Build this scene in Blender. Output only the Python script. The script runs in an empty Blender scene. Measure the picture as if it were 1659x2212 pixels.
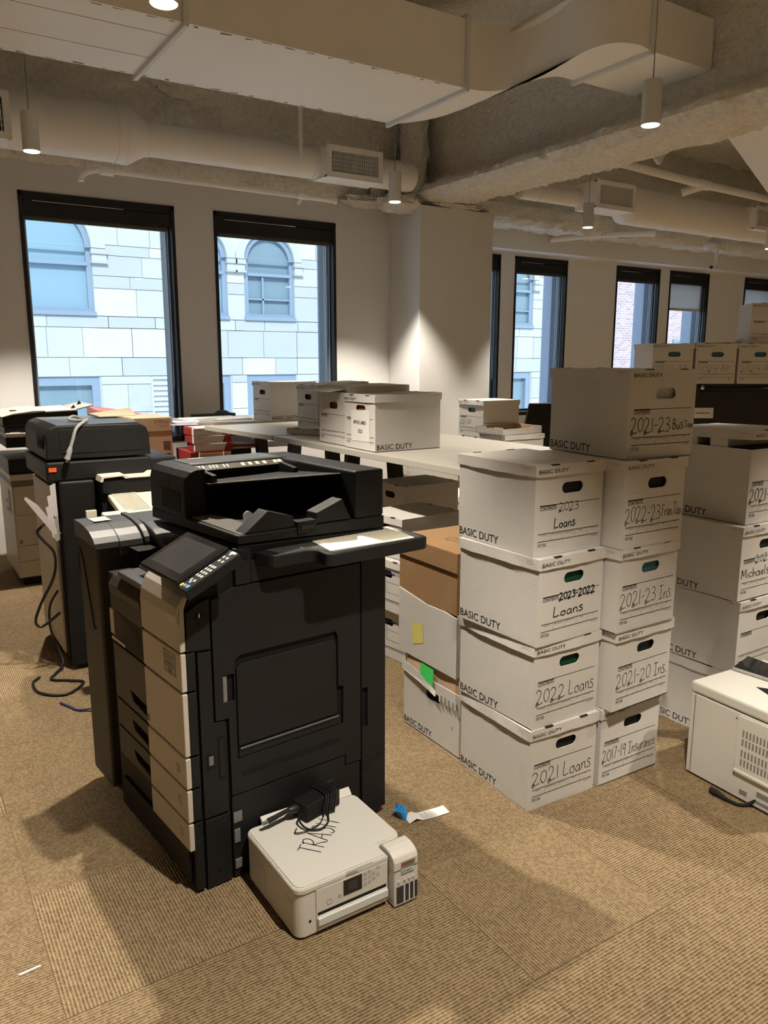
import bpy, bmesh, math, random
from mathutils import Vector, Matrix, noise
random.seed(7)
SC = bpy.context.scene
COL = SC.collection
R = math.radians
# ------------------------------------------------------------------ camera
F_PX, W_PX, H_PX = 1692.79, 1659.0, 2212.0
PITCH, ROLL, YAW, CAM_H = 0.193058, 0.0013968, 0.5690475, 1.5528
cd = bpy.data.cameras.new('camera'); cam = bpy.data.objects.new('camera', cd); COL.objects.link(cam)
cd.sensor_fit = 'VERTICAL'; cd.sensor_height = 36.0; cd.sensor_width = 27.0
cd.lens = 36.0 * F_PX / H_PX; cd.clip_start = 0.02; cd.clip_end = 200
_f = Vector((math.sin(YAW)*math.cos(PITCH), math.cos(YAW)*math.cos(PITCH), -math.sin(PITCH)))
_r = Vector((math.cos(YAW), -math.sin(YAW), 0)); _u = _r.cross(_f)
_c, _s = math.cos(ROLL), math.sin(ROLL)
_r2 = _c*_r + _s*_u; _u2 = -_s*_r + _c*_u
cam.matrix_world = Matrix(((_r2.x, _u2.x, -_f.x, 0), (_r2.y, _u2.y, -_f.y, 0), (_r2.z, _u2.z, -_f.z, CAM_H), (0, 0, 0, 1)))
SC.camera = cam
# ------------------------------------------------------------------ world, sun, exposure
SC.view_settings.view_transform = 'Standard'; SC.view_settings.look = 'None'
SC.view_settings.gamma = 1.0; SC.view_settings.use_curve_mapping = False
SC.view_settings.exposure = 0.0
SKY_STRENGTH, SUN_STRENGTH, LAMP_WATT = 1.9, 4.4, 360.0
LAMP_COLOR = (1.0, 0.90, 0.76)
wd = bpy.data.worlds.new('sky'); SC.world = wd; wd.use_nodes = True
bg = wd.node_tree.nodes['Background']; bg.inputs[0].default_value = (0.76, 0.87, 1.0, 1); bg.inputs[1].default_value = SKY_STRENGTH
sl = bpy.data.lights.new('sun', 'SUN'); sl.energy = SUN_STRENGTH; sl.angle = R(6); sl.color = (0.98, 0.99, 1.0)
so = bpy.data.objects.new('sun', sl); COL.objects.link(so); so.location = (0, -10, 20)
so.rotation_euler = Vector((0.25, 0.8, -0.75)).to_track_quat('-Z', 'Y').to_euler()
cy = SC.cycles
cy.use_denoising = True; cy.max_bounces = 8; cy.diffuse_bounces = 5; cy.glossy_bounces = 3
cy.transmission_bounces = 4; cy.transparent_max_bounces = 12; cy.sample_clamp_indirect = 6.0
cy.caustics_reflective = False; cy.caustics_refractive = False
# ------------------------------------------------------------------ materials
MATS = {}
def mat(name, col, rough=0.6, spec=0.4, metal=0.0, bump=None, mottle=None, emit=None):
    """bump=(scale, distance); mottle=(scale, amount)"""
    if name in MATS: return MATS[name]
    m = bpy.data.materials.new(name); m.use_nodes = True; MATS[name] = m
    nt = m.node_tree; b = nt.nodes['Principled BSDF']
    b.inputs['Base Color'].default_value = (*col, 1); b.inputs['Roughness'].default_value = rough
    b.inputs['Specular IOR Level'].default_value = spec; b.inputs['Metallic'].default_value = metal
    if emit:
        b.inputs['Emission Color'].default_value = (*emit[0], 1); b.inputs['Emission Strength'].default_value = emit[1]
    tc = None
    if bump or mottle: tc = nt.nodes.new('ShaderNodeTexCoord')
    if mottle:
        n = nt.nodes.new('ShaderNodeTexNoise'); n.inputs['Scale'].default_value = mottle[0]; n.inputs['Detail'].default_value = 4
        nt.links.new(tc.outputs['Object'], n.inputs['Vector'])
        mx = nt.nodes.new('ShaderNodeMix'); mx.data_type = 'RGBA'
        a = mottle[1]
        mx.inputs[6].default_value = (*[max(0, c*(1-a)) for c in col], 1); mx.inputs[7].default_value = (*[min(1, c*(1+a)) for c in col], 1)
        nt.links.new(n.outputs['Fac'], mx.inputs[0]); nt.links.new(mx.outputs[2], b.inputs['Base Color'])
    if bump:
        n = nt.nodes.new('ShaderNodeTexNoise'); n.inputs['Scale'].default_value = bump[0]; n.inputs['Detail'].default_value = 5
        nt.links.new(tc.outputs['Object'], n.inputs['Vector'])
        bp = nt.nodes.new('ShaderNodeBump'); bp.inputs['Distance'].default_value = bump[1]; bp.inputs['Strength'].default_value = 1.0
        nt.links.new(n.outputs['Fac'], bp.inputs['Height']); nt.links.new(bp.outputs['Normal'], b.inputs['Normal'])
    return m
M_FARWALL = mat('far_wall_paint', (0.42, 0.40, 0.37), 0.8, 0.2)
M_WALL = mat('painted_wall', (0.70, 0.70, 0.695), 0.75, 0.2, mottle=(1.3, 0.02))
M_DAYLITWALL = mat('daylit_wall_tint', (0.84, 0.86, 0.88), 0.75, 0.2, mottle=(1.3, 0.02))  # recessed bay: daylight put into the wall colour, lighter and cooler
M_FOAM = mat('sprayed_foam', (0.84, 0.80, 0.72), 0.95, 0.1, bump=(42, 0.03), mottle=(26, 0.22))
M_DUCT = mat('painted_duct', (0.88, 0.86, 0.82), 0.6, 0.3, mottle=(2.0, 0.03))
M_FLANGE = mat('duct_flange', (0.70, 0.72, 0.74), 0.5, 0.4)
M_STAIN = mat('duct_smudge', (0.17, 0.15, 0.13), 0.9, 0.1)
M_BLACKMETAL = mat('black_window_metal', (0.010, 0.010, 0.011), 0.45, 0.4)
M_JAMB = mat('blue_grey_window_metal', (0.10, 0.125, 0.165), 0.4, 0.5)
M_TRACK = mat('window_track_alloy', (0.45, 0.52, 0.62), 0.35, 0.5, 0.6)
M_STUCCO = mat('stucco_reveal', (0.50, 0.55, 0.70), 0.9, 0.1, bump=(60, 0.01), mottle=(120, 0.12))
M_WHITEPLASTIC = mat('white_plastic', (0.66, 0.645, 0.595), 0.38, 0.5)
M_WHITEPLASTIC2 = mat('greyer_white_plastic', (0.62, 0.62, 0.60), 0.4, 0.5)  # second white plastic, slightly greyer
M_CREAM = mat('cream_plastic', (0.50, 0.46, 0.40), 0.45, 0.4)
M_IVORY = mat('ivory_tray_plastic', (0.72, 0.66, 0.55), 0.45, 0.4)
M_BLACK = mat('black_plastic', (0.010, 0.0102, 0.0104), 0.48, 0.30, bump=(900, 0.0006))
M_BLACK2 = mat('black_plastic_dark', (0.007, 0.007, 0.007), 0.6, 0.25)
M_GREYTOP = mat('charcoal_plastic', (0.060, 0.061, 0.062), 0.36, 0.6, bump=(700, 0.0006))
M_BROWNBLACK = mat('dark_tray_plastic', (0.045, 0.038, 0.030), 0.55, 0.35)
M_SILVER = mat('warm_grey_panel', (0.50, 0.46, 0.40), 0.5, 0.4)
M_SCREEN = mat('screen_glass', (0.018, 0.018, 0.018), 0.08, 0.6)
M_SCREENLIT = mat('screen_inner', (0.045, 0.046, 0.048), 0.12, 0.6)
M_KEY = mat('key_light', (0.70, 0.70, 0.68), 0.4, 0.4)
M_YELLOW = mat('yellow_note', (0.72, 0.66, 0.20), 0.8, 0.2)
M_KEYY = mat('key_yellow', (0.85, 0.70, 0.15), 0.4, 0.4)
M_PINK = mat('key_pink', (0.80, 0.32, 0.36), 0.4, 0.4)
M_BLUE = mat('key_blue', (0.10, 0.50, 0.80), 0.4, 0.4)
M_BOX = mat('white_cardboard', (0.60, 0.582, 0.55), 0.72, 0.2, mottle=(14, 0.035), bump=(220, 0.0008))
M_BOXIN = mat('kraft_inside', (0.36, 0.25, 0.15), 0.85, 0.1, mottle=(25, 0.08))
M_KRAFT = mat('kraft_cardboard', (0.33, 0.20, 0.10), 0.8, 0.15, mottle=(9, 0.12), bump=(150, 0.001))
M_KRAFT2 = mat('light_kraft_cardboard', (0.55, 0.39, 0.26), 0.8, 0.15, mottle=(9, 0.08))
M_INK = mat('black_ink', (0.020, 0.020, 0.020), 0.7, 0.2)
M_GREYINK = mat('grey_ink', (0.22, 0.21, 0.20), 0.7, 0.2)
M_RED = mat('red_ink', (0.55, 0.05, 0.04), 0.7, 0.2)
M_PACKWHITE = mat('pink_white_wrapper', (0.70, 0.63, 0.64), 0.45, 0.4)
M_REDPACK = mat('red_wrapper', (0.26, 0.025, 0.022), 0.45, 0.4)
M_PAPER = mat('white_paper', (0.72, 0.71, 0.68), 0.8, 0.1)
M_CREAMPAPER = mat('cream_paper', (0.70, 0.68, 0.55), 0.8, 0.1)
M_PALEPAPER = mat('pale_violet_paper', (0.74, 0.74, 0.84), 0.8, 0.1)
M_PINKPAPER = mat('pale_pink_paper', (0.50, 0.46, 0.45), 0.8, 0.1)
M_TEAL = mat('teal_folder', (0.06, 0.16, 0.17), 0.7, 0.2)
M_DARKRED = mat('rust_folder', (0.22, 0.055, 0.035), 0.7, 0.2)
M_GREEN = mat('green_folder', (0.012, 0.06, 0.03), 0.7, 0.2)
M_TABLE = mat('grey_laminate', (0.42, 0.40, 0.36), 0.42, 0.4)
M_GREENTAPE = mat('green_sticker', (0.05, 0.62, 0.12), 0.5, 0.3)
M_CABLE = mat('black_cable', (0.012, 0.012, 0.012), 0.45, 0.4)
M_GREYCABLE = mat('grey_cable', (0.30, 0.30, 0.30), 0.45, 0.4)
M_CHROME = mat('bright_metal', (0.75, 0.75, 0.75), 0.25, 0.5, 1.0)
M_BLUEPLASTIC = mat('blue_wrapper', (0.02, 0.22, 0.55), 0.3, 0.5)
M_BIN = mat('dark_cabinet_steel', (0.012, 0.012, 0.013), 0.45, 0.4)
M_ORANGE = mat('orange_tag', (0.75, 0.12, 0.02), 0.5, 0.3)
M_LAMPWHITE = mat('lamp_white', (0.70, 0.70, 0.68), 0.5, 0.3)
M_LAMPGLOW = mat('lamp_diffuser', (1, 1, 1), 0.5, 0.2, emit=((1.0, 0.96, 0.78), 14))
M_GRILLE = mat('grille_dark', (0.03, 0.03, 0.03), 0.8, 0.1)

def glass_mat(name, tint, gloss=0.06):
    m = bpy.data.materials.new(name); m.use_nodes = True; nt = m.node_tree; nt.nodes.clear()
    o = nt.nodes.new('ShaderNodeOutputMaterial'); t = nt.nodes.new('ShaderNodeBsdfTransparent'); g = nt.nodes.new('ShaderNodeBsdfGlossy'); mx = nt.nodes.new('ShaderNodeMixShader')
    t.inputs[0].default_value = (*tint, 1); g.inputs['Roughness'].default_value = 0.02; mx.inputs[0].default_value = gloss
    nt.links.new(t.outputs[0], mx.inputs[1]); nt.links.new(g.outputs[0], mx.inputs[2]); nt.links.new(mx.outputs[0], o.inputs[0]); return m
M_GLASS = glass_mat('window_glass', (0.90, 0.97, 1.0))
M_CLEAR = glass_mat('clear_plastic', (0.80, 0.82, 0.80), 0.12)
def shade_mat():
    m = bpy.data.materials.new('translucent_shade'); m.use_nodes = True; nt = m.node_tree; nt.nodes.clear()
    o = nt.nodes.new('ShaderNodeOutputMaterial'); t = nt.nodes.new('ShaderNodeBsdfTranslucent'); d = nt.nodes.new('ShaderNodeBsdfDiffuse'); tr = nt.nodes.new('ShaderNodeBsdfTransparent')
    a = nt.nodes.new('ShaderNodeMixShader'); b = nt.nodes.new('ShaderNodeMixShader')
    t.inputs[0].default_value = (0.75, 0.74, 0.72, 1); d.inputs[0].default_value = (0.62, 0.61, 0.60, 1); a.inputs[0].default_value = 0.5; b.inputs[0].default_value = 0.12
    nt.links.new(d.outputs[0], a.inputs[1]); nt.links.new(t.outputs[0], a.inputs[2]); nt.links.new(a.outputs[0], b.inputs[1]); nt.links.new(tr.outputs[0], b.inputs[2]); nt.links.new(b.outputs[0], o.inputs[0]); return m
M_SHADE = shade_mat()
def carpet_mat():
    m = bpy.data.materials.new('ribbed_carpet_tile'); m.use_nodes = True; nt = m.node_tree; N = nt.nodes; L = nt.links
    b = N['Principled BSDF']; b.inputs['Roughness'].default_value = 0.95; b.inputs['Specular IOR Level'].default_value = 0.08
    tc = N.new('ShaderNodeTexCoord'); sep = N.new('ShaderNodeSeparateXYZ'); L.new(tc.outputs['Object'], sep.inputs[0])
    def mth(op, a, bb=None, c=None):
        n = N.new('ShaderNodeMath'); n.operation = op
        for i, v in enumerate((a, bb, c)):
            if v is None: continue
            if isinstance(v, (int, float)): n.inputs[i].default_value = v
            else: L.new(v, n.inputs[i])
        return n.outputs[0]
    T = 0.514
    tx = mth('DIVIDE', mth('SUBTRACT', sep.outputs[0], 0.228), T); ty = mth('DIVIDE', mth('SUBTRACT', sep.outputs[1], 1.7645), T)
    fx = mth('FLOOR', tx); fy = mth('FLOOR', ty)
    cmb = N.new('ShaderNodeCombineXYZ'); L.new(fx, cmb.inputs[0]); L.new(fy, cmb.inputs[1])
    wn = N.new('ShaderNodeTexWhiteNoise'); wn.noise_dimensions = '2D'; L.new(cmb.outputs[0], wn.inputs['Vector'])
    rot = mth('GREATER_THAN', wn.outputs['Value'], 0.70)           # some tiles are quarter-turned
    # coordinate across the ribs
    across = N.new('ShaderNodeMix'); across.data_type = 'FLOAT'; L.new(rot, across.inputs[0]); L.new(sep.outputs[1], across.inputs[2]); L.new(sep.outputs[0], across.inputs[3])
    along = N.new('ShaderNodeMix'); along.data_type = 'FLOAT'; L.new(rot, along.inputs[0]); L.new(sep.outputs[0], along.inputs[2]); L.new(sep.outputs[1], along.inputs[3])
    pitch = 0.0092
    wob = N.new('ShaderNodeTexNoise'); wob.inputs['Scale'].default_value = 40; L.new(tc.outputs['Object'], wob.inputs['Vector'])
    ph = mth('ADD', mth('MULTIPLY', across.outputs[0], 2*math.pi/pitch), mth('MULTIPLY', wob.outputs['Fac'], 1.2))
    rib = mth('ADD', mth('MULTIPLY', mth('SINE', ph), 0.5), 0.5)
    # tufts along the rib, offset from rib to rib
    row = mth('FLOOR', mth('DIVIDE', across.outputs[0], pitch))
    c2 = N.new('ShaderNodeCombineXYZ'); L.new(row, c2.inputs[0]); L.new(mth('FLOOR', mth('DIVIDE', along.outputs[0], 0.007)), c2.inputs[1])
    wn2 = N.new('ShaderNodeTexWhiteNoise'); wn2.noise_dimensions = '2D'; L.new(c2.outputs[0], wn2.inputs['Vector'])
    n2 = N.new('ShaderNodeTexNoise'); n2.inputs['Scale'].default_value = 330; n2.inputs['Detail'].default_value = 3; L.new(tc.outputs['Object'], n2.inputs['Vector'])
    n3 = N.new('ShaderNodeTexNoise'); n3.inputs['Scale'].default_value = 5; n3.inputs['Detail'].default_value = 4; L.new(tc.outputs['Object'], n3.inputs['Vector'])
    tone = mth('ADD', mth('MULTIPLY', rib, 0.36), mth('ADD', mth('MULTIPLY', wn2.outputs['Value'], 0.22), mth('ADD', mth('MULTIPLY', n2.outputs['Fac'], 0.55), mth('MULTIPLY', n3.outputs['Fac'], 0.15))))
    tone = mth('ADD', tone, mth('MULTIPLY', wn.outputs['Value'], 0.07))
    ramp = N.new('ShaderNodeValToRGB'); cr = ramp.color_ramp
    cr.elements[0].position = 0.24; cr.elements[0].color = (0.048, 0.032, 0.018, 1)
    cr.elements[1].position = 1.0; cr.elements[1].color = (0.46, 0.345, 0.205, 1)
    e = cr.elements.new(0.58); e.color = (0.215, 0.152, 0.086, 1)
    L.new(tone, ramp.inputs[0])
    # seams
    ex = mth('ABSOLUTE', mth('SUBTRACT', mth('FRACT', tx), 0.5)); ey = mth('ABSOLUTE', mth('SUBTRACT', mth('FRACT', ty), 0.5))
    seam = mth('GREATER_THAN', mth('MAXIMUM', ex, ey), 0.4955)
    mx = N.new('ShaderNodeMix'); mx.data_type = 'RGBA'; L.new(mth('MULTIPLY', seam, 0.28), mx.inputs[0]); L.new(ramp.outputs[0], mx.inputs[6]); mx.inputs[7].default_value = (0.05, 0.035, 0.02, 1)
    L.new(mx.outputs[2], b.inputs['Base Color'])
    hgt = mth('ADD', mth('MULTIPLY', rib, 0.8), mth('MULTIPLY', n2.outputs['Fac'], 0.8))
    bp = N.new('ShaderNodeBump'); bp.inputs['Strength'].default_value = 0.9; bp.inputs['Distance'].default_value = 0.004
    L.new(hgt, bp.inputs['Height']); L.new(bp.outputs['Normal'], b.inputs['Normal'])
    return m
M_CARPET = carpet_mat()
# ------------------------------------------------------------------ mesh helpers
class MB:
    def __init__(s): s.v, s.f, s.m = [], [], []
    def add(s, vs, fs, m=0):
        o = len(s.v); s.v += [tuple(v) for v in vs]; s.f += [tuple(i+o for i in f) for f in fs]; s.m += [m]*len(fs); return s
    def box(s, x0, x1, y0, y1, z0, z1, m=0):
        x0, x1 = min(x0, x1), max(x0, x1); y0, y1 = min(y0, y1), max(y0, y1); z0, z1 = min(z0, z1), max(z0, z1)
        vs = [(x0,y0,z0),(x1,y0,z0),(x1,y1,z0),(x0,y1,z0),(x0,y0,z1),(x1,y0,z1),(x1,y1,z1),(x0,y1,z1)]
        return s.add(vs, [(3,2,1,0),(4,5,6,7),(0,1,5,4),(1,2,6,5),(2,3,7,6),(3,0,4,7)], m)
    def hexa(s, b, t, m=0):                                   # 4 bottom points, 4 top points (ccw from above)
        return s.add(list(b)+list(t), [(3,2,1,0),(4,5,6,7),(0,1,5,4),(1,2,6,5),(2,3,7,6),(3,0,4,7)], m)
    def prism(s, poly, axis, a0, a1, m=0):                    # poly in the other two axes, in axis order
        def P(p, a):
            return {'x': (a, p[0], p[1]), 'y': (p[0], a, p[1]), 'z': (p[0], p[1], a)}[axis]
        n = len(poly); vs = [P(p, a0) for p in poly] + [P(p, a1) for p in poly]
        fs = [tuple(range(n)), tuple(range(2*n-1, n-1, -1))] + [(i, i+n, (i+1) % n + n, (i+1) % n) for i in range(n)]
        return s.add(vs, fs, m)
    def plate(s, outer, holes, axis, a0, a1, m=0):            # polygon with holes, extruded
        bm = bmesh.new()
        def P(p, a): return {'x': (a, p[0], p[1]), 'y': (p[0], a, p[1]), 'z': (p[0], p[1], a)}[axis]
        loops = []
        for lp in [outer]+list(holes):
            vs = [bm.verts.new(P(p, a0)) for p in lp]; loops.append(vs)
            for i in range(len(vs)): bm.edges.new((vs[i], vs[(i+1) % len(vs)]))
        bmesh.ops.triangle_fill(bm, use_beauty=True, edges=bm.edges[:])
        bm.verts.index_update()
        idx = {v: i for i, v in enumerate(bm.verts)}
        base = [tuple(v.co) for v in bm.verts]; n = len(base)
        off = Vector(P((0, 0), a1)) - Vector(P((0, 0), a0))
        vs = base + [tuple(Vector(v)+off) for v in base]
        fs = []
        for f in bm.faces:
            t = tuple(idx[v] for v in f.verts); fs += [t, tuple(i+n for i in reversed(t))]
        for lp in loops:
            k = [idx[v] for v in lp]
            fs += [(k[i], k[(i+1) % len(k)], k[(i+1) % len(k)]+n, k[i]+n) for i in range(len(k))]
        bm.free(); return s.add(vs, fs, m)
    def tube(s, pts, r, n=8, m=0, cap=True):
        pts = [Vector(p) for p in pts]; rings = []; N = len(pts)
        up = None
        for i, p in enumerate(pts):
            d = (pts[min(i+1, N-1)] - pts[max(i-1, 0)]).normalized()
            if up is None:
                up = Vector((0, 0, 1)) if abs(d.z) < 0.9 else Vector((1, 0, 0))
            a = d.cross(up)
            if a.length < 1e-6: a = d.cross(Vector((1, 0.1, 0)))
            a.normalize(); bb = a.cross(d).normalized(); up = bb
            rr = r[i] if isinstance(r, (list, tuple)) else r
            rings.append([p + rr*(math.cos(2*math.pi*k/n)*a + math.sin(2*math.pi*k/n)*bb) for k in range(n)])
        vs = [v for rg in rings for v in rg]
        fs = [(i*n+k, i*n+(k+1) % n, (i+1)*n+(k+1) % n, (i+1)*n+k) for i in range(N-1) for k in range(n)]
        if cap: fs += [tuple(range(n-1, -1, -1)), tuple(range((N-1)*n, N*n))]
        return s.add(vs, fs, m)
    def lathe(s, prof, c=(0, 0, 0), axis='z', n=24, m=0):     # profile [(radius, height)]
        vs = []
        for r_, h in prof:
            for k in range(n):
                a = 2*math.pi*k/n; x, y = r_*math.cos(a), r_*math.sin(a)
                vs.append({'z': (c[0]+x, c[1]+y, c[2]+h), 'x': (c[0]+h, c[1]+x, c[2]+y), 'y': (c[0]+x, c[1]+h, c[2]+y)}[axis])
        N = len(prof)
        fs = [(i*n+k, i*n+(k+1) % n, (i+1)*n+(k+1) % n, (i+1)*n+k) for i in range(N-1) for k in range(n)]
        fs += [tuple(range(n-1, -1, -1)), tuple(range((N-1)*n, N*n))]
        return s.add(vs, fs, m)
    def loft(s, secs, m=0, cap=True):
        n = len(secs[0]); vs = [v for q in secs for v in q]
        fs = [(i*n+k, i*n+(k+1) % n, (i+1)*n+(k+1) % n, (i+1)*n+k) for i in range(len(secs)-1) for k in range(n)]
        if cap: fs += [tuple(range(n-1, -1, -1)), tuple(range((len(secs)-1)*n, len(secs)*n))]
        return s.add(vs, fs, m)
    def mesh(s, name, mats, smooth=False, fix=True):
        me = bpy.data.meshes.new(name); me.from_pydata(s.v, [], s.f)
        for mm in mats: me.materials.append(mm)
        me.polygons.foreach_set('material_index', s.m)
        if fix:
            bm = bmesh.new(); bm.from_mesh(me); bmesh.ops.recalc_face_normals(bm, faces=bm.faces[:]); bm.to_mesh(me); bm.free()
        if smooth: me.polygons.foreach_set('use_smooth', [True]*len(me.polygons))
        me.update(); return me
    def build(s, name, mats, parent=None, loc=(0, 0, 0), rz=0.0, bevel=0.0, seg=2, smooth=False, fix=True, rot=None, ang=35):
        if not isinstance(mats, (list, tuple)): mats = [mats]
        return place(name, s.mesh(name, mats, smooth, fix), parent, loc, rz, bevel, seg, rot, smooth, ang)
def place(name, me, parent=None, loc=(0, 0, 0), rz=0.0, bevel=0.0, seg=2, rot=None, smooth=False, ang=35):
    o = bpy.data.objects.new(name, me); COL.objects.link(o)
    o.location = loc; o.rotation_euler = rot if rot else (0, 0, rz)
    if parent: o.parent = parent
    if bevel:
        md = o.modifiers.new('bevel', 'BEVEL'); md.width = bevel; md.segments = seg; md.limit_method = 'ANGLE'; md.angle_limit = R(30); md.harden_normals = False
    if smooth:
        try: me.set_sharp_from_angle(angle=R(ang))
        except Exception: pass
    return o
def empty(name, loc, rz=0.0, label=None, cat=None, group=None):
    o = bpy.data.objects.new(name, None); COL.objects.link(o); o.location = loc; o.rotation_euler = (0, 0, rz); o.empty_display_size = 0.05
    if label: tag(o, label, cat, group)
    return o
def tag(o, label, cat, group=None):
    o['label'] = label; o['category'] = cat
    if group: o['group'] = group
    return o
def struct(o): o['kind'] = 'structure'; return o
# ------------------------------------------------------------------ lettering
_font_cache = {}
def font_mesh(text, thin=0.0):
    k = (text, thin)
    if k in _font_cache: return _font_cache[k]
    c = bpy.data.curves.new('lettering', 'FONT'); c.body = text; c.size = 1.0; c.offset = thin; c.resolution_u = 3; c.fill_mode = 'FRONT'
    o = bpy.data.objects.new('lettering', c); COL.objects.link(o)
    dg = bpy.context.evaluated_depsgraph_get(); me = bpy.data.meshes.new_from_object(o.evaluated_get(dg))
    vs = [(v.co.x, v.co.y) for v in me.vertices]; fs = [tuple(p.vertices) for p in me.polygons]
    bpy.data.objects.remove(o); bpy.data.curves.remove(c); bpy.data.meshes.remove(me)
    x0 = min(v[0] for v in vs); x1 = max(v[0] for v in vs); y0 = min(v[1] for v in vs); y1 = max(v[1] for v in vs)
    _font_cache[k] = ([((x-x0)/(x1-x0), (y-y0)/(y1-y0)) for x, y in vs], fs); return _font_cache[k]
def text_on(mb, text, o, ux, uy, w, h, m=0, thin=0.0, eps=0.0006):
    vs, fs = font_mesh(text, thin); o, ux, uy = Vector(o), Vector(ux), Vector(uy); n = ux.cross(uy).normalized()
    mb.add([o + ux*(x*w) + uy*(y*h) + n*eps for x, y in vs], fs, m)
def rect_on(mb, o, ux, uy, x0, x1, y0, y1, m=0, eps=0.0005):
    o, ux, uy = Vector(o), Vector(ux), Vector(uy); n = ux.cross(uy).normalized()
    mb.add([o+ux*a+uy*b+n*eps for a, b in ((x0, y0), (x1, y0), (x1, y1), (x0, y1))], [(0, 1, 2, 3)], m)
# hand-drawn strokes: glyph -> (advance, [polylines])
HG = {
 '0': (.62, [[(.30,.98),(.10,.75),(.06,.35),(.22,.03),(.42,.08),(.54,.45),(.48,.85),(.30,.98)]]),
 '1': (.30, [[(.15,1.0),(.14,.5),(.15,-.02)]]),
 '2': (.70, [[(.05,.78),(.20,.98),(.42,.92),(.48,.68),(.34,.38),(.12,.08),(.05,-.10),(.18,-.14),(.26,.02),(.16,.16),(.10,.02),(.40,-.02),(.66,.06)]]),
 '3': (.58, [[(.06,.90),(.28,1.0),(.44,.84),(.34,.60),(.20,.52),(.42,.46),(.50,.22),(.32,.0),(.06,.06)]]),
 '4': (.62, [[(.10,.95),(.08,.55),(.30,.48),(.50,.55)],[(.48,1.0),(.46,.5),(.47,-.1)]]),
 '5': (.58, [[(.48,.98),(.14,.95),(.10,.58),(.34,.62),(.48,.35),(.34,.05),(.06,.04)]]),
 '7': (.55, [[(.04,.95),(.46,.95),(.30,.5),(.20,-.02)]]),
 '8': (.55, [[(.40,.85),(.24,.98),(.10,.82),(.24,.58),(.42,.30),(.28,.02),(.10,.20),(.22,.48),(.42,.78),(.40,.85)]]),
 '9': (.55, [[(.44,.80),(.26,.98),(.08,.76),(.24,.52),(.44,.70),(.44,.90),(.42,.4),(.40,-.05)]]),
 '-': (.42, [[(.05,.48),(.36,.50)]]), '.': (.2, [[(.06,.0),(.10,.03),(.08,-.02)]]), ' ': (.30, []),
 'L': (.55, [[(.12,1.05),(.08,.5),(.06,.02),(.25,.0),(.48,.06)]]),
 'o': (.50, [[(.26,.50),(.08,.36),(.10,.08),(.28,.0),(.42,.2),(.36,.44),(.26,.50),(.44,.46)]]),
 'a': (.52, [[(.40,.44),(.22,.52),(.06,.28),(.16,.0),(.34,.12),(.40,.48),(.40,.12),(.48,.0)]]),
 'n': (.46, [[(.06,.48),(.08,.0),(.10,.36),(.26,.50),(.36,.36),(.37,.0),(.44,.02)]]),
 's': (.42, [[(.36,.55),(.18,.62),(.10,.45),(.28,.30),(.34,.12),(.20,-.02),(.04,.06)]]),
 'I': (.55, [[(.05,.98),(.48,1.0)],[(.27,.98),(.25,.0)],[(.02,.0),(.46,.03)]]),
 'u': (.46, [[(.06,.48),(.08,.1),(.20,.0),(.34,.14),(.36,.48),(.37,.0)]]),
 'r': (.36, [[(.06,.50),(.08,.0),(.09,.34),(.20,.50),(.32,.46)]]),
 'c': (.40, [[(.34,.42),(.20,.50),(.06,.26),(.18,.0),(.36,.08)]]),
 'e': (.42, [[(.08,.26),(.32,.30),(.26,.50),(.10,.40),(.08,.10),(.24,.0),(.38,.10)]]),
 'F': (.52, [[(.12,.98),(.08,.0)],[(.10,.98),(.48,1.0)],[(.10,.55),(.36,.56)]]),
 'T': (.58, [[(.04,.96),(.56,1.0)],[(.30,.98),(.26,.0)]]),
 'x': (.42, [[(.04,.50),(.38,.0)],[(.36,.52),(.04,-.05)]]),
 'B': (.55, [[(.12,1.0),(.08,.0)],[(.10,.98),(.38,.88),(.34,.58),(.12,.54),(.44,.40),(.40,.06),(.08,.0)]]),
 'M': (.70, [[(.04,.0),(.12,.98),(.30,.30),(.52,1.0),(.60,.0)]]),
 'i': (.22, [[(.10,.48),(.10,.0)],[(.11,.66),(.12,.69)]]),
 'h': (.46, [[(.08,1.0),(.07,.0),(.12,.36),(.28,.50),(.36,.30),(.37,.0)]]),
 'l': (.22, [[(.10,1.0),(.09,.0)]]),
 'S': (.52, [[(.44,.88),(.26,1.0),(.10,.80),(.30,.54),(.42,.24),(.24,.0),(.05,.10)]]),
 '&': (.55, [[(.40,.80),(.14,.80),(.20,.52),(.36,.50),(.12,.40),(.14,.08),(.42,.10)],[(.28,1.0),(.24,-.08)]]),
 'C': (.55, [[(.48,.85),(.28,1.0),(.08,.60),(.14,.12),(.34,.0),(.50,.12)]]),
 'A': (.58, [[(.04,.0),(.28,1.0),(.32,.98),(.50,-.02)],[(.10,.34),(.46,.40)]]),
 'P': (.50, [[(.12,1.0),(.08,-.05)],[(.08,.96),(.36,.98),(.44,.74),(.30,.54),(.10,.52)]]),
 'R': (.58, [[(.12,1.0),(.08,.0)],[(.02,.90),(.36,1.0),(.46,.76),(.30,.54),(.10,.48),(.30,.30),(.54,.0)]]),
 'H': (.60, [[(.10,1.0),(.06,.0)],[(.50,1.0),(.46,.0)],[(.02,.50),(.56,.54)]]),
}
def smooth_line(p, k=5):
    if len(p) < 3: return [Vector((*q, 0)) for q in p]
    P = [Vector((*p[0], 0))] + [Vector((*q, 0)) for q in p] + [Vector((*p[-1], 0))]; out = []
    for i in range(1, len(P)-2):
        a, b, c, d = P[i-1:i+3]
        for t in range(k):
            u = t/k
            out.append(0.5*((2*b) + (c-a)*u + (2*a-5*b+4*c-d)*u*u + (3*b-a-3*c+d)*u**3))
    out.append(P[-2]); return out
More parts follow.
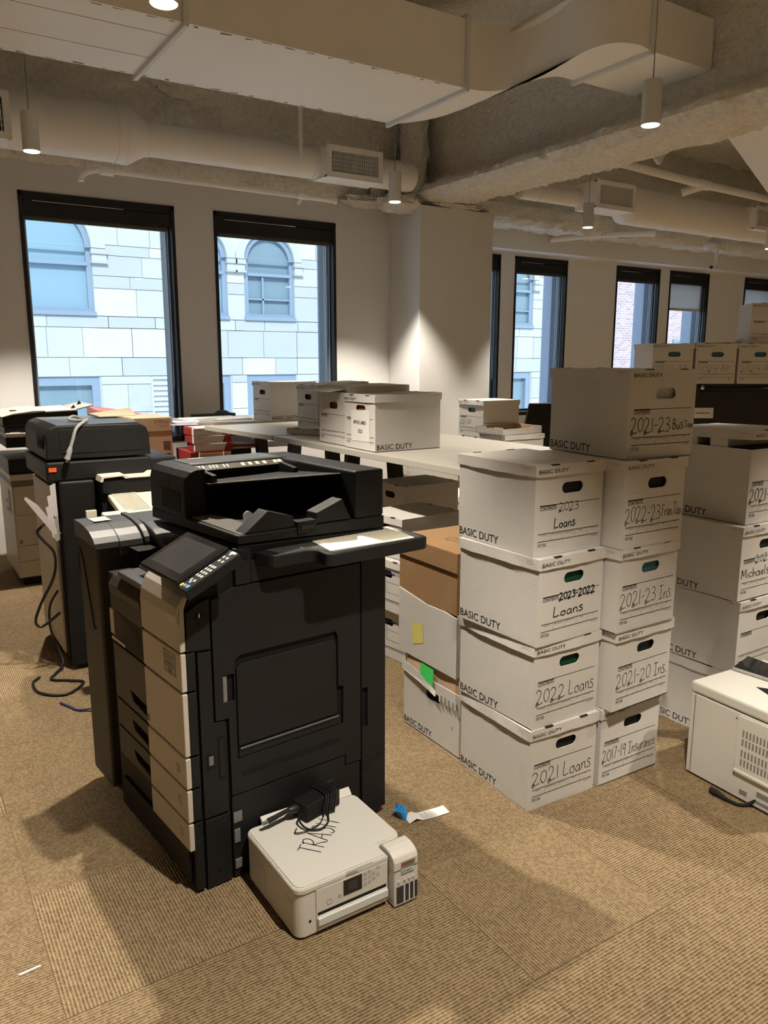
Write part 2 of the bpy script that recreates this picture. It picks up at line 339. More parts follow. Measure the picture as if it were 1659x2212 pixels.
def hand_on(mb, text, o, ux, uy, h, wid, m=0, fit=None, slant=0.0, eps=0.0008, rnd=None):
    o, ux, uy = Vector(o), Vector(ux), Vector(uy); n = ux.cross(uy).normalized()
    adv = sum(HG[ch][0] for ch in text); sx = (fit/adv if fit else h)
    rg = random.Random(rnd if rnd is not None else sum(map(ord, text)))
    x = 0.0
    for ch in text:
        a, lines = HG[ch]; dy = rg.uniform(-.04, .04); sc = rg.uniform(.93, 1.07)
        for ln in lines:
            pts = smooth_line([(px, py*sc+dy) for px, py in ln])
            q = [o + ux*((x+v.x)*sx + slant*v.y*h) + uy*(v.y*h) + n*eps for v in pts]
            vs, fs = [], []
            for i in range(len(q)):
                d = (q[min(i+1, len(q)-1)] - q[max(i-1, 0)]); d = d.normalized() if d.length > 1e-9 else ux
                s_ = n.cross(d)*wid*0.5; vs += [q[i]-s_, q[i]+s_]
            for i in range(len(q)-1): fs.append((2*i, 2*i+2, 2*i+3, 2*i+1))
            mb.add(vs, fs, m)
        x += a
def fbm(x, y, z, o=4): return noise.fractal(Vector((x, y, z)), 1.0, 2.0, o)
# ================================================================== THE ROOM (X along the window wall, Y towards it)
YL, YR = 6.867, 7.733                      # window wall: left bay, recessed right bay
CEIL = 4.15
struct(MB().box(-5.0, 15.5, -4.0, 8.4, -0.12, 0.0).build('floor', M_CARPET))
struct(MB().box(-5.0, 15.5, -4.0, 8.4, CEIL+0.06, CEIL+0.2).build('ceiling', M_WALL))
struct(MB().box(-5.2, -5.0, -4.2, 8.4, 0, CEIL+0.06).build('wall_left', M_FARWALL))
struct(MB().box(15.5, 15.7, -4.2, 8.4, 0, CEIL+0.06).build('wall_right', M_FARWALL))
struct(MB().box(-5.0, 15.5, -4.2, -4.0, 0, CEIL+0.06).build('wall_front', M_FARWALL))
WZ0, WZ1 = 0.83, 2.817
WL = [(1.055, 2.272), (2.620, 3.836)]
WR = [(5.737, 6.654), (6.888, 7.805), (8.741, 9.658), (9.874, 10.791), (11.685, 12.602)]
def rect(x0, x1, z0, z1): return [(x0, z0), (x1, z0), (x1, z1), (x0, z1)]
struct(MB().plate(rect(-5.0, 5.33, 0, CEIL+.06), [rect(a, b, WZ0, WZ1) for a, b in WL], 'y', YL, YL+0.24).build('wall_back', M_WALL))
struct(MB().plate(rect(5.0, 15.5, 0, CEIL+.06), [rect(a, b, WZ0, WZ1) for a, b in WR], 'y', YR, YR+0.20).build('wall_back_recess', M_DAYLITWALL))
struct(MB().plate(rect(-5.0, 5.4, -2, 6), [rect(a-.02, b+.02, WZ0-.03, WZ1+.03) for a, b in WL], 'y', YL+0.245, YL+0.42).build('wall_outer_stucco', M_STUCCO))
struct(MB().plate(rect(5.42, 15.7, -2, 6), [rect(a-.02, b+.02, WZ0-.03, WZ1+.03) for a, b in WR], 'y', YR+0.205, YR+0.46).build('wall_outer_stucco_recess', M_STUCCO))
struct(MB().box(4.445, 5.335, 6.326, YL+0.2, 0, 2.969).build('wall_pillar', M_WALL, bevel=0.006))
struct(MB().box(5.335, 15.5, 7.44, YR, 2.845, CEIL+.06).build('wall_soffit', M_DAYLITWALL))
def window(n, x0, x1, Y, gy, tall_shade=None):
    """black lining, glass, side tracks, blind cassette with its slot"""
    z0, z1 = WZ0, WZ1; d = gy - Y
    f = MB()                                                      # black liner flush with the wall
    f.box(x0, x0+.028, Y-.008, Y+.075, z0, z1); f.box(x1-.028, x1, Y-.008, Y+.075, z0, z1)
    f.box(x0, x1, Y-.008, gy, z1-.03, z1); f.box(x0, x1, Y-.008, Y+.12, z0, z0+.045)
    root = struct(f.build('window_%d' % n, M_BLACKMETAL))
    j = MB()
    for a, b in ((x0, x0+.045), (x1-.045, x1)):
        j.box(a, b, Y+.075, gy+.03, z0, z1-.03)
    j.box(x0+.045, x1-.045, gy-.03, gy+.03, z0, z0+.07); j.box(x0+.045, x1-.045, gy-.03, gy+.03, z1-.16, z1-.03)
    j.build('window_frame', M_JAMB, root)
    t = MB()
    for s, a in ((1, x0+.045), (-1, x1-.045)):
        for k, yy in enumerate((.088, .108, .128)):
            if Y+yy < gy-.02: t.box(a, a+s*.012, Y+yy, Y+yy+.007, z0+.07, z1-.15)
    t.build('side_track', M_TRACK, root)
    MB().box(x0+.03, x1-.03, gy-.006, gy, z0+.05, z1-.05).build('pane', M_GLASS, root)
    k = MB(); k.box(x0+.028, x1-.028, Y+.0, Y+.018, z1-.062, z1-.03); k.box(x0+.028, x1-.028, Y+.004, Y+.10, z1-.175, z1-.07)
    k.box(x0+.03, x1-.03, Y+.02, Y+.09, z1-.07, z1-.062)
    bc = k.build('blind_cassette', M_BLACKMETAL, root)
    MB().box(x0+.10, x1-.42, Y-.0005, Y+.003, z1-.0685, z1-.0635).build('cassette_rail', M_CHROME, bc)
    if tall_shade:
        s = MB(); s.box(x0+.05, x1-.05, Y+.092, Y+.094, tall_shade, z1-.17)
        sh = s.build('roller_shade', M_SHADE, root)
        MB().box(x0+.05, x1-.05, Y+.084, Y+.102, tall_shade-.035, tall_shade).build('hem_bar', M_WHITEPLASTIC2, sh)
    else:
        MB().box(x0+.05, x1-.05, Y+.03, Y+.06, z1-.205, z1-.17).build('hem_bar', mat('dark_grey_fabric', (.10, .095, .085), .8, .1), root)
    c = MB(); c.tube([(x1-.055, Y+.03, z1-.2), (x1-.055, Y+.035, z0+.5), (x1-.052, Y+.05, z0+.46), (x1-.05, Y+.065, z0+.5), (x1-.05, Y+.07, z1-.2)], .003, 6)
    c.build('pull_chain', M_TRACK, root)
    return root
for i, (a, b) in enumerate(WL): window(i+1, a, b, YL, YL+.24)
for i, (a, b) in enumerate(WR): window(i+3, a, b, YR, YR+.20, 2.30 if i >= 3 else None)
# ---- sprayed foam: ceiling deck, spandrels, beam
def grid_surface(P, nu, nv, amp, freq, seed, thick=None):
    """P(u,v)->(point, normal); lumpy surface"""
    mb = MB(); vs = []
    for i in range(nu+1):
        for j in range(nv+1):
            p, n = P(i/nu, j/nv); p, n = Vector(p), Vector(n)
            d = fbm(p.x*freq+seed, p.y*freq, p.z*freq)*amp + fbm(p.x*freq*3.7, p.y*freq*3.7+seed, p.z*freq*3.7)*amp*.45
            vs.append(p+n*d)
    fs = [(i*(nv+1)+j, (i+1)*(nv+1)+j, (i+1)*(nv+1)+j+1, i*(nv+1)+j+1) for i in range(nu) for j in range(nv)]
    return mb.add(vs, fs)
struct(grid_surface(lambda u, v: ((-3+u*17, 0.2+v*7.5, CEIL-.04), (0, 0, -1)), 240, 110, .05, 3.0, 1).build('ceiling_foam', M_FOAM, smooth=True, fix=False))
# spandrel beam above the left windows: face and lumpy lower lip
def profile_foam(name, prof, axis, a0, a1, n, step, amp, seed, smooth=True):
    """sweep an open 2-D profile (list of points) along an axis"""
    pts = [];
    for i in range(len(prof)-1):
        p, q = Vector((*prof[i], 0)), Vector((*prof[i+1], 0)); k = max(1, int((q-p).length/step))
        pts += [p.lerp(q, t/k) for t in range(k)]
    pts.append(Vector((*prof[-1], 0)))
    nor = []
    for i in range(len(pts)):
        d = pts[min(i+1, len(pts)-1)]-pts[max(i-1, 0)]; nor.append(Vector((d.y, -d.x, 0)).normalized())
    mb = MB(); vs = []; N = int(abs(a1-a0)/step)
    for i in range(N+1):
        a = a0+(a1-a0)*i/N
        for p, q in zip(pts, nor):
            w = Vector((a, p.x, p.y)) if axis == 'x' else Vector((p.x, a, p.y))
            nn = Vector((0, q.x, q.y)) if axis == 'x' else Vector((q.x, 0, q.y))
            d = fbm(w.x*5+seed, w.y*5, w.z*5, 3)*amp + fbm(w.x*24, w.y*24+seed, w.z*24, 3)*amp*.9
            vs.append(w+nn*d)
    m = len(pts)
    fs = [(i*m+j, (i+1)*m+j, (i+1)*m+j+1, i*m+j+1) for i in range(N) for j in range(m-1)]
    return struct(mb.add(vs, fs).build(name, M_FOAM, smooth=smooth, fix=False))
profile_foam('ceiling_spandrel', [(6.86, 3.03), (6.80, 3.06), (6.765, 3.14), (6.76, CEIL)], 'x', -2.4, 4.75, 0, .03, .020, 3)
# beam over the pillar running into the room: web, lower flange, both sides
BX0, BX1 = 4.49, 5.10
profile_foam('ceiling_beam', [(4.735, CEIL), (4.725, 3.25), (4.66, 3.19), (BX0, 3.13), (BX0-.02, 3.085), (BX0+.04, 3.02), (4.8, 3.015), (BX1-.05, 3.03), (BX1, 3.085), (BX1-.03, 3.14), (4.95, 3.2), (4.90, 3.27), (4.89, CEIL)], 'y', 6.85, 0.1, 0, .025, .020, 9)
def foam_post(name, x, y, r, z0, z1, seed):
    mb = MB(); n, k = 28, int((z1-z0)/.03); vs = []
    for i in range(k+1):
        z = z0+(z1-z0)*i/k
        for j in range(n):
            a = 2*math.pi*j/n; d = r + fbm(math.cos(a)*1.5+seed, math.sin(a)*1.5, z*6, 3)*.03 + fbm(math.cos(a)*6+seed, math.sin(a)*6, z*24, 2)*.014
            vs.append((x+d*math.cos(a), y+d*math.sin(a), z))
    fs = [(i*n+j, i*n+(j+1) % n, (i+1)*n+(j+1) % n, (i+1)*n+j) for i in range(k) for j in range(n)]
    return struct(mb.add(vs, fs).build(name, M_FOAM, smooth=True, fix=False))
foam_post('ceiling_riser_foam', 4.52, 6.55, .125, 2.99, CEIL, 2)
foam_post('ceiling_riser_foam_small', 4.22, 6.72, .06, 3.02, CEIL, 6)
# lump of foam over the pillar's left shoulder, and the ragged edge above the pillar
def lump(name, c, r, seed, nu=36, nv=20, amp=.22):
    mb = MB(); vs = []
    for i in range(nv+1):
        for j in range(nu):
            t, a = math.pi*i/nv, 2*math.pi*j/nu
            d = Vector((math.sin(t)*math.cos(a), math.sin(t)*math.sin(a), math.cos(t)))
            k = 1 + fbm(d.x*2+seed, d.y*2, d.z*2, 3)*amp + fbm(d.x*9+seed, d.y*9, d.z*9, 2)*amp*.35
            vs.append((c[0]+d.x*r[0]*k, c[1]+d.y*r[1]*k, c[2]+d.z*r[2]*k))
    fs = [(i*nu+j, i*nu+(j+1) % nu, (i+1)*nu+(j+1) % nu, (i+1)*nu+j) for i in range(nv) for j in range(nu)]
    return struct(mb.add(vs, fs).build(name, M_FOAM, smooth=True, fix=False))
lump('ceiling_foam_lump', (4.32, 6.50, 2.99), (.20, .20, .09), 4)
lump('ceiling_foam_shoulder', (4.15, 6.78, 3.03), (.30, .12, .06), 8)
lump('ceiling_foam_cap', (4.95, 6.50, 3.01), (.40, .22, .06), 12)
lump('ceiling_foam_patch', (2.35, 6.74, 3.86), (.30, .05, .22), 15)
# spandrel of the recessed bay: lumpy beam in front of the soffit, and rougher deck above
profile_foam('ceiling_spandrel_recess', [(7.46, 3.09), (7.30, 3.035), (7.0, 3.03), (6.93, 3.09), (6.91, 3.22), (6.98, 3.30), (7.05, CEIL)], 'x', 5.05, 13.5, 0, .04, .03, 21)
# ---- big rectangular duct with its S-shaped offset, one thing with flanges
def sm(t): t = max(0, min(1, t)); return t*t*(3-2*t)
NEAR = [(3.62, 4.60), (3.72, 4.585), (3.80, 4.54), (3.855, 4.46), (3.875, 4.30), (3.865, 4.10), (3.83, 3.90), (3.80, 3.74), (3.80, 3.62), (3.83, 3.53), (3.90, 3.475), (4.0, 3.455), (4.09, 3.47)]
FAR = [(3.62, 5.57), (3.70, 5.50), (3.78, 5.38), (3.84, 5.22), (3.865, 5.0), (3.868, 4.8), (3.865, 4.62), (3.862, 4.48), (3.87, 4.34), (3.89, 4.22), (3.94, 4.12), (4.0, 4.09), (4.09, 4.09)]
def dense(P, k=4): return [(v.x, v.y) for v in smooth_line(P, k)]
def duct_path():
    n, f = dense(NEAR), dense(FAR); out = []
    for i, (a, b) in enumerate(zip(n, f)):
        zt = 3.80+(3.667-3.80)*sm(i/(len(n)-1)); out.append([(a[0], a[1], 3.37), (b[0], b[1], 3.37), (b[0], b[1], zt), (a[0], a[1], zt)])
    return out
def duct_sec(x):
    if x <= 3.62: yn, yf, zt = 4.60, 5.57, 3.80
    else:
        yn, yf, zt = 3.48, 4.09, 3.667
        if x > 5.6: yn += .42*(x-5.6); yf += .47*(x-5.6)
    return [(x, yn, 3.37), (x, yf, 3.37), (x, yf, zt), (x, yn, zt)]
droot = empty('air_duct', (1.0, 5.0, 3.37), 0, 'big white painted rectangular air duct with an S-bend under the ceiling', 'duct')
def rel(root, mb): mb.v = [tuple(Vector(v)-Vector(root.location)) for v in mb.v]; return mb
rel(droot, MB().loft([duct_sec(x) for x in (-4.6, -2.2, 0, 1.64, 3.6)]+duct_path()+[duct_sec(4.12), duct_sec(4.3), duct_sec(4.71)])).build('duct_body', M_DUCT, droot, smooth=True)
def flange(x0, w, drop):
    a, b = duct_sec(x0), duct_sec(x0+w); mb = MB(); e = drop
    s0, s1 = duct_sec(x0), duct_sec(x0+w)
    def ring(s, g):
        (x, yn, zb), (_, yf, _), (_, _, zt), _ = s; return [(x, yn-g, zb-g), (x, yf+g, zb-g), (x, yf+g, zt+g), (x, yn-g, zt+g)]
    return rel(droot, mb.loft([ring(s0, e), ring(s1, e)]))
for x0 in (-1.1, 0.42, 1.62, 3.585, 4.10): flange(x0, .03, .028).build('duct_flange', M_FLANGE, droot, bevel=.004)
rg = random.Random(3)
for nm, y0, sg in (('scuffed_edge', 5.555, -1), ('scuffed_edge', 4.615, 1)):
    sm_ = MB(); pts = []; x = .5
    while x < 3.5: pts.append((x, y0+sg*(.004+abs(rg.gauss(0, .010))))); x += rg.uniform(.02, .07)
    up_ = [(px, y0) for px, _ in pts]; sm_.add([(a, b, 3.3694) for a, b in pts]+[(a, b, 3.3694) for a, b in up_], [(k, k+1, len(pts)+k+1, len(pts)+k) for k in range(len(pts)-1) if k % 3 == 0])
    rel(droot, sm_).build(nm, M_STAIN, droot, fix=False)
for y in (4.82, 5.22): rel(droot, MB().box(.45, 1.62, y-.0015, y+.0015, 3.3688, 3.37)).build('panel_seam', M_STAIN, droot)
# ductwork continuing on the far side of the beam, swinging towards the windows
d2 = empty('air_duct_elbow', (6.2, 4.2, 3.37), 0, 'smooth white duct elbow cut off by the right edge, behind the foam beam', 'duct')
rel(d2, MB().loft([duct_sec(x) for x in [4.90, 5.2, 5.6]+[5.7+.15*i for i in range(1, 24)]])).build('duct_body', M_DUCT, d2, smooth=True)
# ---- round ducts with grilles
def register(parent, x0, x1, z0, z1, yf, yb, off):
    ox, oy, oz = off
    g = MB(); fw = .045
    g.plate(rect(x0, x1, z0, z1), [rect(x0+fw, x1-fw, z0+fw, z1-fw)], 'y', yf, yf+.012)
    g.box(x0+.004, x1-.004, yf+.05, yb, z0+.004, z1-.004); g.box(x0+.004, x1-.004, yf+.012, yf+.05, z0+.004, z0+.02); g.box(x0+.004, x1-.004, yf+.012, yf+.05, z1-.02, z1-.004)
    g.box(x0+.004, x0+.02, yf+.012, yf+.05, z0+.004, z1-.004); g.box(x1-.02, x1-.004, yf+.012, yf+.05, z0+.004, z1-.004)
    g.v = [(a-ox, b-oy, c-oz) for a, b, c in g.v]
    r_ = g.build('grille_box', M_DUCT, parent)
    b = MB(); b.box(x0+fw, x1-fw, yf+.044, yf+.049, z0+fw, z1-fw); b.v = [(a-ox, bb-oy, c-oz) for a, bb, c in b.v]; b.build('grille_back', M_GRILLE, r_)
    s = MB(); n = 24; w = (x1-x0-2*fw)/n
    for i in range(n): s.box(x0+fw+w*(i+.3), x0+fw+w*(i+.52), yf+.004, yf+.022, z0+fw, z1-fw)
    for i in range(1, 5): z = z0+fw+(z1-z0-2*fw)*i/5; s.box(x0+fw, x1-fw, yf+.03, yf+.034, z-.003, z+.003)
    s.v = [(a-ox, bb-oy, c-oz) for a, bb, c in s.v]; s.build('louvre_blades', M_DUCT, r_)
def rings(mb, X, Y, Z, r, n=36): mb.lathe([(r, 0), (r+.006, .003), (r+.006, .012), (r, .015)], (X, Y, Z), 'x', n)
rd = empty('round_duct', (2.0, 6.33, 3.16), 0, 'long white round duct over the two left windows, with grilles', 'duct')
yc = 6.33
b = MB(); b.lathe([(.20, -2.5-.0), (.20, 1.70), (.205, 1.72), (.205, 1.76), (.125, 1.90), (.125, 4.30), (.118, 4.335), (.06, 4.345)], (0, yc, 3.185), 'x', 40)
for X in (1.66, 1.73): rings(b, X, yc, 3.185, .201)
for X in (1.90, 3.30): rings(b, X, yc, 3.185, .126)
rings(b, 4.16, yc, 3.185, .126)
rel(rd, b).build('duct_tube', M_DUCT, rd, smooth=True)
register(rd, 3.335, 3.885, 3.045, 3.30, 6.10, 6.36, (2.0, 6.33, 3.16))
register(rd, 0.30, 0.93, 2.985, 3.285, 6.06, 6.36, (2.0, 6.33, 3.16))
s = MB(); s.box(3.13, 3.165, 6.20, 6.206, 3.16, CEIL-.02); rel(rd, s).build('hanger_strap', M_DUCT, rd)
rd2 = empty('round_duct', (8.0, 6.45, 3.26), 0, 'white round duct with grilles behind the foam beam, over the far windows', 'duct')
b = MB(); b.lathe([(.06, 5.755), (.085, 5.77), (.085, 7.22), (.20, 7.36), (.20, 13.3)], (0, 6.45, 3.26), 'x', 40)
for X in (6.0, 7.2): rings(b, X, 6.45, 3.26, .085)
for X in (8.05, 9.0, 9.62): rings(b, X, 6.45, 3.26, .2)
rel(rd2, b).build('duct_tube', M_DUCT, rd2, smooth=True)
register(rd2, 6.60, 7.20, 3.13, 3.41, 6.16, 6.48, (8.0, 6.45, 3.26))
register(rd2, 9.42, 10.02, 3.15, 3.43, 6.16, 6.48, (8.0, 6.45, 3.26))
# ---- sprinkler pipes and small ceiling devices
def pipe(label, pts, r, extra=None, group=None, cat='pipe'):
    c = Vector(pts[len(pts)//2]); mb = MB(); mb.tube([Vector(p)-c for p in pts], r, 12)
    root = mb.build('sprinkler_pipe', M_DUCT, None, c, smooth=True); tag(root, label, cat, group)
    if extra:
        for nm, m2 in extra: m2.v = [tuple(Vector(v)-c) for v in m2.v]; m2.build(nm, M_DUCT, root, smooth=True)
    return root
fit = MB()
for x in (1.62, 3.28): fit.tube([(x-.03, 6.5, 2.955), (x+.07, 6.5, 2.953)], .034, 12)
fit.tube([(3.30, 6.5, 2.95), (3.30, 6.58, 2.90)], .02, 10); fit.tube([(3.62, 6.5, 2.942), (3.64, 6.5, 2.942)], .03, 12)
hg = MB()
hg.tube([(1.72, 6.5, 2.96), (1.72, 6.5, 3.04)], .012, 8); hg.tube([(3.52, 6.5, 2.95), (3.52, 6.5, 3.10)], .006, 8)
pipe('thin white sprinkler pipe fixed under the left round duct, above the windows', [(1.45, 6.5, 2.86), (1.455, 6.5, 2.90), (1.50, 6.5, 2.935), (1.58, 6.5, 2.956), (1.65, 6.5, 2.958), (2.5, 6.5, 2.952), (3.3, 6.5, 2.946), (3.64, 6.5, 2.942)], .022, [('pipe_coupling', fit), ('pipe_hanger', hg)])
fit = MB(); fit.tube([(8.1, 6.0, 3.50), (8.22, 6.0, 3.495)], .055, 12); fit.tube([(8.15, 6.0, 3.49), (8.02, 6.12, 3.44), (7.98, 6.17, 3.42)], .045, 12)
pipe('white sprinkler pipe running above the right-hand round duct', [(5.2, 6.0, 3.60), (6.8, 6.0, 3.55), (8.0, 6.0, 3.50), (9.4, 6.0, 3.47), (12.5, 6.0, 3.42)], .042, [('pipe_coupling', fit)])
pipe('slanted white pipe crossing under the right-hand round duct', [(7.15, 7.4, 2.99), (7.4, 7.2, 3.02), (7.8, 6.9, 3.05), (8.1, 6.6, 3.04)], .035)
pipe('short bent white pipe stub beside the pillar top', [(5.36, 7.2, 2.93), (5.75, 7.2, 2.96), (5.85, 7.2, 2.985), (5.87, 7.2, 3.06)], .03)
det = empty('smoke_detector', (9.68, 6.98, 3.055), 0, 'round white detector hanging on a short rod over the far windows', 'detector')
m = MB(); m.lathe([(.03, .05), (.13, .035), (.135, .01), (.10, -.02), (.06, -.045), (.02, -.05)], (0, 0, 0), 'z', 24); m.build('detector_body', M_WHITEPLASTIC2, det, smooth=True)
m = MB(); m.tube([(0, 0, .04), (0, 0, .20)], .018, 8); m.build('rod', M_DUCT, det, smooth=True)
cp = empty('conduit', (9.86, 6.98, 2.9), 0, 'thin bent conduit beside the hanging detector', 'pipe')
m = MB(); m.tube([(0, 0, .16), (0, 0, -.02), (-.02, 0, -.07), (-.09, .0, -.11)], .022, 8); m.build('conduit_tube', M_DUCT, cp, smooth=True)
m = MB(); m.tube([(-.09, 0, -.11), (-.105, 0, -.118)], .024, 8); m.build('conduit_end', M_BLACK, cp, smooth=True)
sp = empty('fire_sprinkler', (6.70, 5.5, 3.49), 0, 'small white round sprinkler cap below the foam beam', 'sprinkler')
m = MB(); m.lathe([(.012, .13), (.03, .06), (.062, .02), (.066, 0), (.05, -.02), (.01, -.03)], (0, 0, 0), 'z', 20); o = m.build('sprinkler_cap', M_WHITEPLASTIC, sp, smooth=True); o.rotation_euler = (R(60), 0, R(30))
m = MB(); m.tube([(0, 0, 0), (0, .05, .18), (0, .05, .6)], .016, 8); m.build('rod', M_DUCT, sp, smooth=True)
# ---- pendant lamps, one lattice
LAMPS = [(1.05, 3.175, 'white cylinder pendant lamp, cut by the top edge, under the big duct'),
         (3.848, 3.217, 'white cylinder pendant lamp hanging before the duct end and foam beam'),
         (0.99, 5.745, 'white cylinder pendant lamp hanging before the left round duct'),
         (3.85, 5.855, 'white cylinder pendant lamp hanging left of the pillar top'),
         (6.20, 5.89, 'white cylinder pendant lamp hanging right of the pillar, behind the beam')]
OFF = [(1.05, .6), (3.85, .6), (-1.75, 3.2), (-1.75, .6), (6.6, .6), (1.05, -2.0), (3.85, -2.0), (6.6, 3.2), (9.2, 5.8), (9.4, 3.2), (12.0, 5.8)]
def pendant(x, y, label, group):
    z = 2.8515; t = empty('pendant_lamp', (x, y, z), 0, label, 'lamp', group)
    m = MB(); m.lathe([(.0525, .004), (.0525, .232), (.050, .236), (.008, .238)], (0, 0, 0), 'z', 32); m.build('lamp_shade', M_LAMPWHITE, t, smooth=True)
    m = MB(); m.lathe([(.047, .012), (.047, .014), (.001, .015)], (0, 0, -.012), 'z', 32); m.build('lamp_diffuser', M_LAMPGLOW, t, smooth=True)
    m = MB(); m.tube([(0, 0, .237), (0, 0, CEIL-2.8515)], .0035, 6); m.build('suspension_cable', M_GREYCABLE, t)
    return t
def lamp_light(t):
    l = bpy.data.lights.new('lamp_light', 'SPOT'); l.energy = LAMP_WATT; l.color = LAMP_COLOR; l.spot_size = R(88); l.spot_blend = 0.45; l.shadow_soft_size = .03
    o = bpy.data.objects.new('lamp_light', l); COL.objects.link(o); o.parent = t; o.location = (0, 0, -.03)
for x, y, lb in LAMPS: lamp_light(pendant(x, y, lb, 'pendant lamps'))
for x, y in OFF: lamp_light(pendant(x, y, 'white cylinder pendant lamp outside the photograph', 'pendant lamps out of view'))
# ================================================================== OUTSIDE: the buildings across the street
FY = 16.0
M_ST = [mat('limestone_a', (.56, .555, .53), .9, .1, mottle=(1.5, .06)), mat('limestone_b', (.50, .50, .49), .9, .1, mottle=(1.5, .07)), mat('limestone_c', (.64, .625, .57), .9, .1, mottle=(2, .05)), mat('limestone_joint', (.48, .49, .50), .9, .1)]
M_WINFRAME = mat('blue_painted_frame', (.27, .33, .41), .5, .4); M_PANE = mat('blue_grey_pane', (.27, .40, .47), .25, .5); M_PANE2 = mat('darker_pane', (.22, .30, .34), .2, .5)  # opaque facade panes, one blue-grey and one darker
fac = empty('stone_building', (8, FY, 0), 0, 'pale limestone office facade with arched windows across the street', 'building')
ARCH = [(1.81, 3.66), (5.19, 6.35), (6.73, 7.89), (10.55, 11.71), (13.76, 14.92)]
st = MB(); rgs = random.Random(11)
ROWS = [-3.0, -2.4, -1.9, -1.3, -.7, -.1, .5, 1.05, 1.21, 1.57, 2.13, 2.35, 2.87, 3.10, 3.48, 3.67, 4.3, 4.9, 5.4, 6.0, 6.6, 7.2, 8.0, 9.0]
def holes_at(z0, z1):
    if z0 >= 2.34 and z1 <= 4.91: return [(a, b) for a, b in ARCH if z1 <= 4.31 or b-a > 1.5]
    if z1 <= 1.22 and z0 >= -1.0: return [(a, b+.03) for a, b in ARCH]
    return []
for z0, z1 in zip(ROWS[:-1], ROWS[1:]):
    segs = []; x = -9.0
    for a, b in sorted(holes_at(z0, z1)): segs.append((x, a)); x = b
    segs.append((x, 15.28))
    for a, b in segs:
        x = a
        while x < b-.01:
            w = rgs.uniform(.45, 1.05) if z1-z0 > .3 else rgs.uniform(.6, 1.3)
            e = b if b-x-w < .3 else x+w
            st.box(x+.006-8, e-.006-8, -.02, .0, z0+.006, z1-.006, rgs.choice([0, 0, 1, 1, 1, 2])); x = e
segs2 = MB()
for a, b in [(-9, 1.81), (3.66, 5.19), (6.35, 6.73), (7.89, 10.55), (11.71, 13.76), (14.92, 15.28)]: st.box(a-8, b-8, 0, .3, -3, 4.2, 3)
st.box(-17, 7.28, .1, .3, 4.52, 9, 3); st.box(-4.3, 7.28, .1, .3, 4.16, 4.52, 3); st.box(-17, -6.2, .1, .3, 4.16, 4.52, 3); st.box(-17, 7.28, 0, .3, 1.21, 2.36, 3); st.box(-17, 7.28, 0, .3, -3, -1, 3)
st.build('stone_wall', M_ST, fac)
for a, b in ARCH:                                                  # arched sash windows with stone surrounds
    cx, r = (a+b)/2-8, (b-a)/2; zs, zb = 3.57, 2.40; top = 4.295 if r < .7 else 4.895; e = .26 if r > .7 else .185
    def arc(rr, n=18, z=zs): return [(cx+rr*math.cos(math.pi*k/n), z+rr*math.sin(math.pi*k/n)) for k in range(n+1)]
    s = MB(); s.plate([(cx+r+e, 3.60)]+arc(r+e, z=3.60)+[(cx-r-e, 3.60)], [[(cx+r, 3.601)]+arc(r, z=3.601)[1:-1]+[(cx-r, 3.601)]], 'y', -.05, .02, 0)
    for sx in (-1, 1):
        x0 = cx+sx*(r+e*.5); w0 = .5*e+.02; s.box(x0-w0, x0+w0, -.10, 0, 3.49, 3.58, 1); s.box(x0-w0+.015, x0+w0-.015, -.07, 0, 3.36, 3.49, 0); s.box(x0-w0, x0+w0, -.09, 0, 3.32, 3.36, 1)
    s.plate([(cx-r, zs), (cx-r, top), (cx+r, top), (cx+r, zs)]+arc(r)[1:-1], [], 'y', -.028, .12, 1)
    s.build('arch_surround', M_ST, fac)
    f = MB(); out = [(cx-r, zb), (cx+r, zb)]+arc(r)
    inn = [(cx-r+.10, zb+.09), (cx+r-.10, zb+.09)]+arc(r-.10)
    f.plate(out, [inn], 'y', .02, .12); f.box(cx-r+.08, cx+r-.08, .0, .1, 3.27, 3.33)
    if a > 6.5: f.box(cx-.16, cx-.12, .03, .1, zb, 3.3); f.box(cx-r+.1, cx+r-.1, .03, .1, 2.78, 2.81)
    f.box(cx-r-.02, cx+r+.02, -.06, .1, zb-.05, zb+.03)
    w = f.build('arched_window', M_WINFRAME, fac)
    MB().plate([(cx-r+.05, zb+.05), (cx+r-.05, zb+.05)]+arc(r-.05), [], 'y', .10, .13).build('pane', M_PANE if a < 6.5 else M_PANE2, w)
    f = MB(); f.plate(rect(cx-r, cx+r, -1.0, 1.21), [rect(cx-r+.14, cx+r-.14, -.8, 1.04)], 'y', .02, .14)
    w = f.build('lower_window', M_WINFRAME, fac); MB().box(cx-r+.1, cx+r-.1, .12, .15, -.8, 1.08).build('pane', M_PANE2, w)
l = MB(); l.plate(rect(-3.35, -2.95, -.6, 1.19), [rect(-3.31, -2.99, -.55, 1.14)], 'y', -.05, .0)
for k in range(16): l.hexa([(-3.31, -.045, -.55+k*.105), (-2.99, -.045, -.55+k*.105), (-2.99, -.01, -.50+k*.105), (-3.31, -.01, -.50+k*.105)], [(-3.31, -.045, -.53+k*.105), (-2.99, -.045, -.53+k*.105), (-2.99, -.01, -.48+k*.105), (-3.31, -.01, -.48+k*.105)])
l.build('louvre', mat('louvre_grey', (.55, .57, .58), .6, .3), fac)
